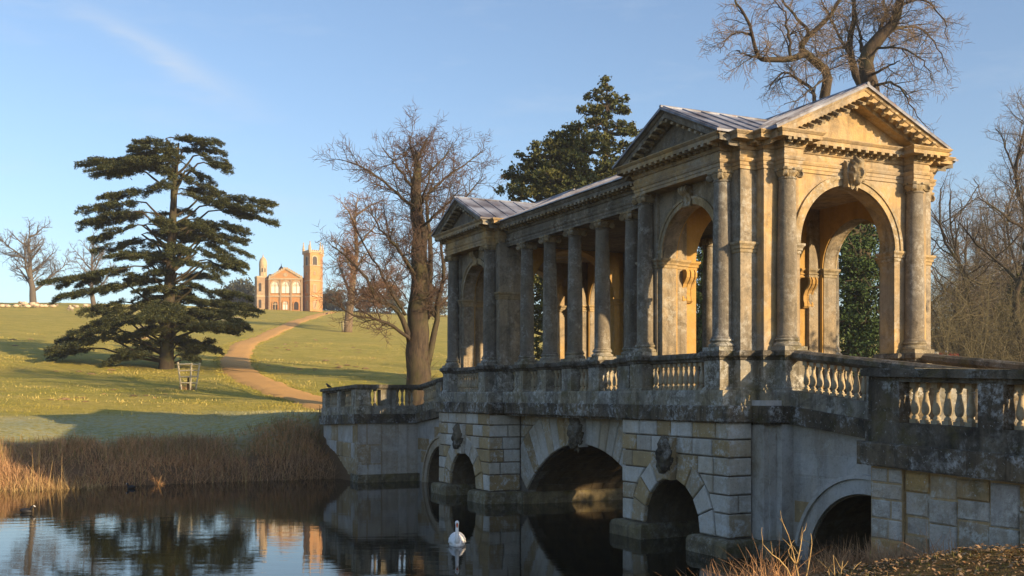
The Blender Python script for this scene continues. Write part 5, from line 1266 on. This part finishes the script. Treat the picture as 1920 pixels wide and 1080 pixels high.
for i, t in ((0,.55),(1,.45)):
    tower_open(i, t, gz(498), 9.0*kx, 16*kx, M['recess']); tower_open(i, t, gz(517), 2.6*kx, 6*kx, M['recess'] if i == 0 else M['iron_worn'])
    tower_open(i, t, gz(550), 5*kx, 15*kx, M['iron_worn']); tower_open(i, t, gz(581), 5*kx, 15*kx, M['iron_worn'])
# corner turret with domed lantern, and the dome behind
LP = [(gx(475.8),1.2),(gx(484),-1.6),(gx(497.5),-1.0),(gx(499),4),(gx(478),5)]
mb = MB(); poly_prism(mb, LP, 0, gz(519)); lt = mb.build('corner_turret', M['iron_worn'], temple)
for py in (556, 520): mb = MB(); poly_prism(mb, scaleP(LP,1.05), gz(py)-.25, gz(py)+.25); mb.build('turret_band', M['iron_pale'], lt)
for z0 in (gz(578), gz(547)):
    mb = MB(); mb.add([(gx(487.5)-.0,-1.52,z0),(gx(492),-1.34,z0),(gx(492),-1.34,z0+14*kx),(gx(489.8),-1.43,z0+16*kx),(gx(487.5),-1.52,z0+14*kx)], [(0,1,2,3,4)]); mb.build('niche', M['recess'], lt)
LN = ngon(gx(491.5), 1.2, 7.4*kx, 8, .39)
mb = MB(); poly_prism(mb, LN, gz(519), gz(498.5)); mb.build('lantern', M['iron_pale'], lt)
for i in (4,5,6):
    a, b = LN[i], LN[(i+1)%8]; m_ = [(a[0]*(1-t)+b[0]*t, a[1]*(1-t)+b[1]*t-.04) for t in (.28,.72)]; mb = MB()
    mb.add([(m_[0][0],m_[0][1],gz(510)),(m_[1][0],m_[1][1],gz(510)),(m_[1][0],m_[1][1],gz(503.5)),((m_[0][0]+m_[1][0])/2,(m_[0][1]+m_[1][1])/2,gz(501.5)),(m_[0][0],m_[0][1],gz(503.5))], [(0,1,2,3,4)]); mb.build('lantern_opening', M['recess'], lt)
mb = MB(); mb.lathe([(7.8*kx,0),(7.7*kx,.8),(7.1*kx,1.5),(5.6*kx,2.2),(2.2*kx,2.75),(.8*kx,3.0),(.9*kx,3.3),(.2*kx,3.6),(.15*kx,4.3),(0,4.35)], 10, (gx(491.5),1.2,gz(498.5))); mb.build('dome', M['iron_pale'], lt, smooth=50)
mb = MB(); mb.lathe([(6.8*kx,-.8),(6.8*kx,0),(6.4*kx,.7),(5.0*kx,1.5),(2.4*kx,2.1),(.7*kx,2.4),(.7*kx,2.8),(.15*kx,3.0),(.12*kx,3.7),(0,3.75)], 12, (gx(518.7),6.5,gz(509))); mb.build('rear_dome', M['slate'], temple, smooth=50)

# ---------------------------------------------------------------- sheep, birds, guards, car
n_ = NT('fleece'); M['fleece'] = n_.done(n_.mix(n_.ramp(n_.noise(4,4,.6),.4,.6), (.62,.50,.36), (.50,.38,.27)), .95, n_.bump(n_.noise(20,4),.6,.05), .1)
n_ = NT('sheep_face'); M['face'] = n_.done((.40,.30,.23), .8, None, .2)
def sheep_parts(lying):
    mb = MB(); nu, nv = 16, 10; vs = []
    for j in range(nv+1):
        th = math.pi*j/nv
        for i in range(nu):
            ph = 2*math.pi*i/nu; x, y, z = math.cos(th), math.sin(th)*math.cos(ph), math.sin(th)*math.sin(ph)
            k = 1+.06*math.sin(7*x+3*ph)+.04*math.sin(9*ph); vs.append((x*.55*k, y*.27*k*(1.05-.1*x), .62+z*.30*k))
    mb.add(vs, [(j*nu+i, j*nu+(i+1)%nu, (j+1)*nu+(i+1)%nu, (j+1)*nu+i) for j in range(nv) for i in range(nu)])
    body = mb.mesh('body', M['fleece'], smooth=180)
    mb = MB(); hz = .50 if lying == 2 else .86; hx = .72
    mb.tube([(.42,0,.74),(.60,0,(.74+hz)/2+.04),(hx,0,hz)], [.17,.13,.105], 8); mb.tube([(hx-.02,0,hz+.02),(hx+.12,0,hz-.05),(hx+.22,0,hz-.11)], [.10,.085,.05], 8)
    for s_ in (-1,1): mb.tube([(hx-.02,s_*.08,hz+.05),(hx-.05,s_*.2,hz+.03)], [.045,.015], 5)
    head = mb.mesh('head', M['face'], smooth=180)
    mb = MB(); mb.tube([(0,0,0),(0,0,.25),(.01,0,.5)], [.035,.04,.07], 6); leg = mb.mesh('leg', M['face'], smooth=180)
    mb = MB(); mb.tube([(-.53,0,.72),(-.6,0,.6),(-.6,0,.42)], [.05,.045,.02], 6); tail = mb.mesh('tail', M['fleece'], smooth=180)
    return body, head, leg, tail
SH = {k: sheep_parts(k) for k in (0, 1, 2)}
def sheep(px, py, kind, rz, lab, k=1.0):
    X, Yh, z = hit(px, py, 150, 320)
    t = thing('sheep', lab, 'sheep', (X, Yh, z-(.30*k if kind == 1 else 0)), rz, 'sheep on the skyline'); t.scale = (k*1.15,)*3
    b, h, l, ta = SH[kind]; obj('body', b, t); obj('head', h, t); obj('tail', ta, t)
    if kind != 1:
        for x in (-.36,.36):
            for y in (-.15,.15): obj('leg', l, t, (x, y, 0))
for a in ((5,577,1,.3,'sheep lying at the left edge of the skyline'), (14,577.5,1,3.0,'second resting sheep from the left edge'), (30,577,1,.2,'resting sheep left of the tallest standing sheep'),
          (45,577,0,3.1,'standing sheep highest on the skyline, under the left bare tree',1.25), (52,577.5,1,.4,'sheep lying just right of the highest standing sheep'), (62,577,0,.2,'standing sheep right beside the left bare tree trunk',1.2),
          (69,578,2,1.2,'grazing sheep just right of the left bare tree trunk'), (77,577,1,3.3,'resting sheep two right of the left bare tree'), (85,577,1,.1,'last sheep of the left cluster'),
          (100,577,1,.2,'lone sheep resting between the two clusters'), (131,578,1,1.9,'sheep resting at the left of the right-hand cluster'), (143,578,1,3.0,'second sheep of the right-hand cluster'),
          (161,578,2,.2,'grazing sheep in the middle of the right-hand cluster'), (186,578,1,3.2,'sheep nearest the cedar foliage'), (133,584,2,2.9,'single sheep grazing below the skyline row')):
    sheep(*a)
# swan
n_ = NT('swan_white'); M['swan'] = n_.done(n_.mix(n_.ramp(n_.noise(14,5,.6),.4,.65), (.90,.90,.90), (.80,.79,.77)), .7, n_.bump(n_.noise(24,4,.6,n_.mapv((1,.35,1))), .4, .01), .3)
n_ = NT('swan_bill'); M['bill'] = n_.done((.62,.12,.03), .4, None, .5)
n_ = NT('black_feather'); M['black'] = n_.done((.012,.012,.014), .6, None, .4)
n_ = NT('white_shield'); M['shield'] = n_.done((.75,.74,.72), .5, None, .4)
Ys = 24.15; Xs = (857-960)/F_PX*Ys
swan = thing('swan', 'white swan swimming towards the viewer on the dark water', 'swan', (Xs, Ys, 0), R(3))
mb = MB(); nu, nv = 20, 14; vs = []
for j in range(nv+1):                                  # body: long hull, raised tail, facing -y
    t = j/nv; y = -.30+t*.85; w_ = .185*math.sin(math.pi*min(1,(t*.93+.06)))**.65; top = .13+.10*math.sin(math.pi*min(1,t*1.05))+.05*max(0,t-.7)
    for i in range(nu):
        ph = 2*math.pi*i/nu; vs.append((w_*math.cos(ph), y, .03+(top if math.sin(ph) > 0 else .10)*math.sin(ph)*(1 if j not in (0,nv) else .3)))
mb.add(vs, [(j*nu+i,j*nu+(i+1)%nu,(j+1)*nu+(i+1)%nu,(j+1)*nu+i) for j in range(nv) for i in range(nu)]+[tuple(range(nu)), tuple(nv*nu+i for i in range(nu))])
nk = resample([(0,-.18,.06),(0,-.30,.15),(0,-.31,.28),(0,-.26,.40),(0,-.24,.47),(0,-.285,.535)], 14)
mb.tube(nk, [.10,.082,.066,.055,.047,.043,.040,.038,.036,.035,.035,.037,.042,.046,.043], 12)
mb.tube([(0,-.255,.535),(0,-.29,.54),(0,-.33,.528),(0,-.36,.51)], [.03,.046,.040,.024], 12)
mb.build('body', M['swan'], swan, smooth=180)
for s_ in (-1, 1):
    mb = MB(); vs = []; nj, ni = 12, 10
    for j in range(nj+1):
        t = j/nj; y = -.24+t*.80
        for i in range(ni+1):
            a = -.35+1.75*i/ni; rr = (.20*math.sin(math.pi*min(1,t*.9+.08))**.55)*(1+.05*math.sin(6*t+3*i)); vs.append((s_*rr*math.cos(a), y, .05+(.20+.05*t)*max(0,math.sin(a))*math.sin(math.pi*min(1,t*.85+.12))**.5+.004*(i%2)))
    mb.add(vs, [(j*(ni+1)+i,j*(ni+1)+i+1,(j+1)*(ni+1)+i+1,(j+1)*(ni+1)+i) for j in range(nj) for i in range(ni)]); mb.build('wing', M['swan'], swan, smooth=180)
mb = MB(); mb.tube([(0,-.34,.522),(0,-.385,.497),(0,-.425,.466),(0,-.445,.45)], [.026,.022,.019,.010], 8); bl = mb.build('bill', M['bill'], swan, smooth=180)
mb = MB(); mb.tube([(0,-.352,.532),(0,-.376,.522)], [.018,.012], 6); mb.tube([(0,-.436,.457),(0,-.452,.444)], [.0125,.006], 6)
for s_ in (-1,1): mb.tube([(s_*.006,-.352,.527),(s_*.03,-.335,.532)], [.011,.005], 5)
mb.build('bill_knob', M['black'], bl, smooth=180)
# coots
def coot_body():
    mb = MB(); nu, nv = 12, 8; vs = []
    for j in range(nv+1):
        t = j/nv; x = -.17+t*.32
        for i in range(nu):
            ph = 2*math.pi*i/nu; w_ = math.sin(math.pi*min(1,t*.9+.06))**.6; vs.append((x, .085*w_*math.cos(ph), .03+.085*w_*math.sin(ph)+.03*(1-t)*(1-t)))
    mb.add(vs, [(j*nu+i,j*nu+(i+1)%nu,(j+1)*nu+(i+1)%nu,(j+1)*nu+i) for j in range(nv) for i in range(nu)]+[tuple(range(nu)),tuple(nv*nu+i for i in range(nu))])
    mb.tube([(.09,0,.06),(.14,0,.12),(.15,0,.165),(.18,0,.175)], [.05,.036,.038,.026], 8)
    b = mb.mesh('body', M['black'], smooth=180)
    mb = MB(); mb.tube([(.175,0,.19),(.20,0,.175),(.235,0,.155)], [.014,.016,.006], 6); return b, mb.mesh('bill', M['shield'], smooth=180)
CB = coot_body()
for px, py, rz, sc_, lab in ((50, 961, R(8), 1.05, 'black coot with a white face swimming at the left edge'), (246, 916, R(160), 1.0, 'black coot at the foot of the reeds')):
    Yc = F_PX*EYE/(py-HOR); t = thing('coot', lab, 'coot', ((px-960)/F_PX*Yc, Yc, 0), rz, 'coots on the lake'); t.scale = (sc_,)*3; obj('body', CB[0], t); obj('bill', CB[1], t)
def bird(loc, rz, s_, lab):
    t = thing('crow', lab, 'bird', loc, rz); t.scale = (s_,)*3
    mb = MB(); mb.tube([(-.22,0,.10),(-.12,0,.13),(0,0,.17),(.08,0,.23),(.12,0,.28),(.16,0,.29)], [.015,.05,.075,.06,.042,.02], 8); mb.build('body', M['black'], t, smooth=180)
    for y in (-.03,.03): mb = MB(); mb.tube([(.0,y,0),(.0,y,.12)], .008, 4); mb.build('leg', M['black'], t)
    mb = MB(); mb.tube([(.155,0,.29),(.21,0,.28)], [.016,.004], 5); mb.build('bill', M['black'], t)
xr, yr = WXY(MIR+10.75, -1.40); bird((xr, yr, 3.66), 2.6, .8, 'dark bird perched on the far end of the left parapet')
hx_, hy_, hz_ = hit(613, 590.5); bird((hx_, hy_, hz_), .4, 2.0, 'tiny dark bird on the path near the temple')
# wooden tree guards
n_ = NT('weathered_timber'); M['timber'] = n_.done(n_.mix(n_.ramp(n_.noise(3,5,.6,n_.mapv((6,6,1))),.4,.62), (.56,.50,.36), (.38,.32,.21)), .9, n_.bump(n_.noise(20,4,.6),.4,.02), .15)
def guard(px, py, k, lab, rz, tilt=0., rails=4):
    X, Yg, z = hit(px, py); t = thing('tree_guard', lab, 'fence', (X, Yg, z), rz, 'wooden tree guards on the grass'); t.scale = (k,)*3; t.rotation_euler = (0, tilt, rz)
    nP = 5; pos = lambda i, zz: ((.48+.26*zz/1.7)*math.cos(2*math.pi*i/nP), (.48+.26*zz/1.7)*math.sin(2*math.pi*i/nP), zz)
    for i in range(nP):
        mb = MB(); mb.tube([pos(i,-.15), pos(i,1.72+.05*math.sin(i*3))], .055, 4); mb.build('post', M['timber'], t)
        for r_ in range(rails):
            zz = .42+1.2*r_/(rails-1); a, b = pos(i,zz), pos(i+1,zz); mb = MB(); mb.tube([(a[0]*1.06,a[1]*1.06,zz+.03*math.sin(i*5+r_)),(b[0]*1.06,b[1]*1.06,zz)], .042, 4); mb.build('rail', M['timber'], t)
    mb = MB(); rg = random.Random(int(px)); mb.tube(wander(rg, (0,0,-.1), (0,0,1), .95, 4, .05), [.09,.08,.07,.06,.05], 7); mb.build('sapling_stump', M['bark'], t)
    gv = []
    for q in range(90):
        a = rg.uniform(0,6.28); r_ = rg.uniform(.1,.62); h = rg.uniform(.15,.5); x, y = r_*math.cos(a), r_*math.sin(a); dx, dy = rg.gauss(0,.1), rg.gauss(0,.1)
        gv += [(x-.02,y,-.05),(x+.02,y,-.05),(x+dx,y+dy,h)]
    o = obj('grass_tuft', tri_mesh('grass_tuft', np.array(gv), 3, M['straw']), t)
n_ = NT('straw'); M['straw'] = n_.done(n_.mix(n_.ramp(n_.noise(1.2,5,.6),.38,.62), (.36,.23,.10), (.20,.12,.06)), .9, None, .15)
guard(352, 731, 1.03, 'wooden slatted tree guard in front of the cedar, nearest of the guards', .3)
guard(270, 636, 1.0, 'wooden tree guard behind the cedar, seen between its low branches', .8)
guard(443, 611, .95, 'wooden tree guard just right of the cedar branches', .2)
guard(421, 604, .8, 'small wooden tree guard half behind the right tips of the cedar', 1.1)
guard(648, 623, 1.15, 'wooden tree guard right of the path under the larch', .5)
# red car far behind the right-hand parapet
Yc = 76.; Xc = (1774-960)/F_PX*Yc; zc = EYE+(HOR-661.5)/F_PX*Yc-1.5
n_ = NT('red_paint'); M['red'] = n_.done((.50,.015,.02), .25, None, .6)
n_ = NT('car_glass'); M['glass'] = n_.done((.03,.035,.04), .08, None, .7)
n_ = NT('rubber'); M['rubber'] = n_.done((.02,.02,.02), .8, None, .2)
car = thing('parked_car', 'small red car mostly hidden behind the parapet, right of the near pavilion', 'car', (Xc, Yc, zc), R(75))
mb = MB(); S = [(-2.0,.35),(-2.05,.62),(-1.95,.88),(-1.55,.95),(-1.1,1.42),(-.7,1.5),(.35,1.48),(.95,1.0),(1.75,.88),(2.0,.65),(2.0,.35)]
n = len(S); mb.add([(x,-.8*(1 if z < 1 else .82),z) for x,z in S]+[(x,.8*(1 if z < 1 else .82),z) for x,z in S], [tuple(range(n)),tuple(range(2*n-1,n-1,-1))]+[(i,(i+1)%n,n+(i+1)%n,n+i) for i in range(n)]); mb.build('body', M['red'], car, smooth=30)
for y in (-1, 1):
    mb = MB(); mb.add([(-1.3,y*.80,1.0),(.75,y*.80,1.0),(.3,y*.675,1.4),(-1.0,y*.675,1.4)], [(0,1,2,3)]); mb.build('side_window', M['glass'], car)
    for x in (-1.25, 1.25):
        mb = MB(); mb.lathe([(.0,-.09),(.32,-.09),(.32,.09),(0,.09)], 16); obj('wheel', mb.mesh('wheel', M['rubber']), car, (x, y*.74, .32), (R(90),0,0))
mb = MB(); mb.add([(.98,-.66,1.0),(.98,.66,1.0),(.42,.6,1.42),(.42,-.6,1.42)], [(0,1,2,3)]); mb.build('windscreen', M['glass'], car)
mb = MB(); mb.lathe([(.10,0),(.10,.10),(.06,.16),(0,.17)], 8, (-.2,0,1.49)); mb.build('roof_lamp', M['shield'], car)

# ---------------------------------------------------------------- reeds and bank plants
M['reed'] = (lambda n: n.done(n.mix(n.ramp(n.noise(.35,5,.65),.40,.60), n.mix(n.ramp(n.noise(9,3,.6),.4,.65), (.60,.34,.16), (.36,.19,.09)), n.mix(n.ramp(n.noise(9,3,.6),.4,.65), (.46,.30,.17), (.26,.15,.085))), .85, None, .2))(NT('dry_reed'))
M['reed_pale'] = (lambda n: n.done(n.mix(n.ramp(n.noise(7,4,.6),.4,.65), (.46,.33,.15), (.30,.19,.08)), .85, None, .2))(NT('straw_reed'))
M['sedge'] = (lambda n: n.done(n.mix(n.ramp(n.noise(5,4,.6),.4,.65), (.20,.17,.06), (.30,.20,.09)), .85, None, .2))(NT('green_sedge'))
def blades(seed, n, place, hrange, wid, lean, bend, segs=3):
    """curved tapering blades as quads; place(rng) -> (X, Y) or None"""
    rg = random.Random(seed); V = []
    for k in range(n):
        q = place(rg)
        if q is None: continue
        X, Y_, z, hs = q; h = rg.uniform(*hrange)*hs; a = rg.uniform(0,6.28); l = abs(rg.gauss(0,lean)); dx, dy = math.cos(a)*l, math.sin(a)*l; b = rg.uniform(0,bend)
        wa = rg.uniform(0,3.14); wx, wy = math.cos(wa)*wid*rg.uniform(.6,1.3), math.sin(wa)*wid
        P = []
        for s_ in range(segs+1):
            t = s_/segs; P.append((X+dx*h*t+dx*b*h*t*t*1.5, Y_+dy*h*t+dy*b*h*t*t*1.5, z-.05+h*(t-b*.55*t*t)*math.sqrt(max(.15,1-min(.85,l*l*.5)))))
        for s_ in range(segs):
            w0, w1 = 1-.85*s_/segs, 1-.85*(s_+1)/segs; p, q2 = P[s_], P[s_+1]
            V += [(p[0]-wx*w0,p[1]-wy*w0,p[2]),(p[0]+wx*w0,p[1]+wy*w0,p[2]),(q2[0]+wx*w1,q2[1]+wy*w1,q2[2]),(q2[0]-wx*w1,q2[1]-wy*w1,q2[2])]
    return np.array(V)
def reed_place(s0, s1, v0, v1, clump=1.):
    def f(rg):
        s = rg.uniform(s0, s1); v = rg.uniform(v0, v1); X, Y_ = WXY(23.7+s, v); z = ground(X, Y_)
        c = .5+.5*nse(X, Y_, 1.9)+.35*nse(X, Y_, .7)
        if c < rg.uniform(.0,.5)*clump: return None
        return X, Y_, max(-.1, z), (.55+.75*c)*(.7+.3*smooth(s1,s1-1.5,s))
    return f
for nm, sd, n, pl, hr, wd, ln, bd, mt, lab in (
    ('reed_bed', 1, 30000, reed_place(-.35, 4.6, -32, -1.7), (.34,.80), .012, .6, .9, 'reed', 'brown dead reeds and sedge crowding the far bank'),
    ('straw_reed_fringe', 2, 5200, reed_place(-1.3, .8, -32, -10.6, .6), (.25,.75), .012, .85, .5, 'reed_pale', 'broken straw-coloured reeds at the water edge on the left'),
    ('bank_sedge', 3, 9000, reed_place(1.5, 5.4, -32, -1.2, 1.3), (.35,.8), .014, .4, .9, 'sedge', 'green and tan sedge tufts behind the reeds')):
    o = obj(nm, tri_mesh(nm, blades(sd, n, pl, hr, wd, ln, bd), 4, M[mt])); tag(o, lab, 'reeds', kind='stuff')
M['tussock'] = (lambda n: n.done(n.mix(n.ramp(n.noise(.8,5,.7),.4,.6), (.50,.40,.14), (.36,.30,.08)), .9, None, .15))(NT('tussock_straw'))
def field_place(rg):
    Y_ = rg.uniform(45, 100); px = rg.uniform(-40, 860); X = (px-960)/F_PX*Y_; u, v = UV(X, Y_)
    if u < 28: return None
    c = nse(X, Y_, 5)+.5*nse(X, Y_, 1.5)
    if c < rg.uniform(-.3,.5): return None
    return X, Y_, ground(X, Y_), .6+.7*max(0,c)
o = obj('field_grass', tri_mesh('field_grass', blades(9, 80000, field_place, (.06,.2), .022, .5, .6, 2), 4, M['grass'])); tag(o, 'short tufted grass on the slope below the cedar', 'grass', kind='stuff')
def tuss_place(rg):
    Y_ = rg.uniform(48, 150); px = rg.uniform(-40, 860); X = (px-960)/F_PX*Y_; u, v = UV(X, Y_)
    if u < 30 or nse(X+40, Y_, 7)+.6*nse(X, Y_, 2.2) < rg.uniform(.1,.7): return None
    return X, Y_, ground(X, Y_), 1.
o = obj('field_tussocks', tri_mesh('field_tussocks', blades(10, 60000, tuss_place, (.08,.24), .03, .5, .7, 2), 4, M['tussock'])); tag(o, 'straw-tipped tussocks in patches over the grass slope', 'grass', kind='stuff')
def edge_place(rg):
    i = rg.randint(60, len(cl)-3); a, b = cl[i], cl[i+1]; dx, dy = b[0]-a[0], b[1]-a[1]; l = math.hypot(dx, dy) or 1; t = rg.choice((-1,1))*(1.62+rg.gauss(.05,.28))
    X, Y_ = a[0]+dy/l*t+rg.gauss(0,.2), a[1]-dx/l*t+rg.gauss(0,.2)
    return X, Y_, ground(X, Y_), 1.
o = obj('path_edge_grass', tri_mesh('path_edge_grass', blades(12, 14000, edge_place, (.07,.22), .03, .6, .7, 2), 4, M['grass'])); tag(o, 'ragged grass creeping over the edges of the path', 'grass', kind='stuff')
o = obj('reed_stalks', tri_mesh('reed_stalks', blades(13, 420, reed_place(-1.0, 2.5, -32, -3, .2), (.9,1.7), .012, .4, .35), 4, M['reed_pale'])); tag(o, 'taller pale stalks standing out of the reeds', 'reeds', kind='stuff')
# near bank: grass, dead leaves, brambles, a young sapling
def near_place(dens_lo, vmin=-9.5, vmax=-1.62, umin=-11.5, umax=-5.6):
    def f(rg):
        u = rg.uniform(umin, umax); v = rg.uniform(vmin, vmax); X, Y_ = WXY(u, v); z = ground(X, Y_)
        if z < -.02: return None
        c = .5+.6*nse(X, Y_, .8)
        if c < rg.uniform(0, dens_lo): return None
        return X, Y_, z, .5+.8*c
    return f
M['bankgrass'] = (lambda n: n.done(n.mix(n.ramp(n.noise(3,4,.6),.4,.62), (.15,.16,.035), (.28,.20,.085)), .85, None, .2))(NT('bank_grass'))
for nm, sd, n, pl, hr, wd, ln, bd, mt, lab in (
    ('bank_grass', 31, 16000, near_place(.9), (.05,.17), .006, .6, .8, 'bankgrass', 'mixed green and straw grass on the near bank'),
    ('wall_foot_grass', 32, 2600, near_place(.7, -2.7, -1.62, -8.2, -5.6), (.25,.75), .006, .45, .9, 'reed', 'long withered grass along the foot of the near wall'),
    ('water_edge_brush', 33, 2600, near_place(.6, -4.6, -1.7, -6.9, -5.2), (.3,.8), .006, .55, .9, 'reed', 'tangle of dry stalks at the near water edge')):
    o = obj(nm, tri_mesh(nm, blades(sd, n, pl, hr, wd, ln, bd), 4, M[mt])); tag(o, lab, 'grass', kind='stuff')
M['litter'] = (lambda n: n.done(n.mix(n.ramp(n.noise(15,2,.5),.35,.65), n.mix(n.ramp(n.noise(11,2,.5,n.mapv((1,1,1),loc=(7,2,5))),.45,.6), (.30,.14,.05), (.40,.26,.12)), (.34,.24,.14)), .7, None, .3))(NT('dead_leaf'))
rg = random.Random(44); LV = []
for k in range(9000):
    u = rg.uniform(-12,-6.4); v = rg.uniform(-7.5,-1.8); X, Y_ = WXY(u, v); z = ground(X, Y_)
    if z < .15 or .5+.6*nse(X+3, Y_, 1.1) < rg.random()*.8: continue
    a = rg.uniform(0,6.28); s_ = rg.uniform(.018,.045); tz = rg.gauss(0,.35); cx, cy = math.cos(a)*s_, math.sin(a)*s_; z += rg.uniform(.01,.06)
    LV += [(X-cx,Y_-cy,z-tz*s_),(X+cy*.55,Y_-cx*.55,z+.012),(X+cx*1.1,Y_+cy*1.1,z+tz*s_),(X-cy*.55,Y_+cx*.55,z+.02*rg.random())]
o = obj('leaf_litter', tri_mesh('leaf_litter', np.array(LV), 4, M['litter'])); tag(o, 'fallen brown leaves scattered over the near bank', 'leaves', kind='stuff')
def sapling(base_px, pts, lab, seed, Y_, r0=.013):
    rg = random.Random(seed); X = (base_px[0]-960)/F_PX*Y_; z = ground(X, Y_); t = thing('bare_sapling', lab, 'sapling', (X, Y_, z)); mb = MB()
    for P in pts:
        Q = [IM(x, y, Y_, d) for x, y, d in P]; Q = resample(Q, 6); mb.tube([(x-X,y-Y_,zz-z) for x,y,zz in Q], [r0*(1-.12*i) for i in range(7)], 5)
        for k in range(3):
            q = Q[rg.randint(2,6)]; mb.tube([(a[0]-X,a[1]-Y_,a[2]-z) for a in wander(rg, q, (rg.gauss(0,.7),rg.gauss(0,.7),1), rg.uniform(.1,.25), 3, .15)], [.005,.004,.003,.002], 4)
    mb.build('stems', M['reed_pale'], t, smooth=180)
sapling((1512,1150), [[(1512,1150,0),(1498,1085,0),(1490,1050,0),(1482,1015,.05),(1470,985,.1),(1462,972,.1)], [(1490,1056,0),(1480,1040,-.1),(1478,1030,-.1)], [(1493,1058,0),(1500,1030,.1),(1505,998,.15)], [(1505,1110,0),(1515,1065,.1),(1522,1020,.1),(1520,1000,.1)], [(1512,1150,0),(1475,1065,-.2),(1448,1040,-.3),(1430,1020,-.35)]], 'thin pale bare sapling in front of the near small arch', 3, 14.2)
sapling((1568,1130), [[(1568,1130,0),(1565,1080,0),(1562,1040,0)], [(1568,1130,0),(1576,1080,.1),(1580,1052,.1)], [(1572,1130,0),(1590,1085,.1),(1602,1065,.1)], [(1566,1130,0),(1556,1085,.1),(1552,1062,.1)], [(1700,1130,0),(1690,1075,0),(1680,1052,0)]], 'clump of pale dry stalks at the bottom right of the lake', 4, 14.0)

# ---------------------------------------------------------------- the morning air
hz = MB(); hz.box(-700, 700, -60, 900, -2.6, 57)
n_ = bpy.data.materials.new('haze_air'); n_.use_nodes = True; t_ = n_.node_tree; t_.nodes.clear()
pv = t_.nodes.new('ShaderNodeVolumePrincipled'); pv.inputs['Color'].default_value = (.86,.90,1.0,1); pv.inputs['Density'].default_value = .00034; pv.inputs['Anisotropy'].default_value = .2
mo = t_.nodes.new('ShaderNodeOutputMaterial'); t_.links.new(pv.outputs['Volume'], mo.inputs['Volume'])
o = hz.build('haze', n_); o['kind'] = 'stuff'
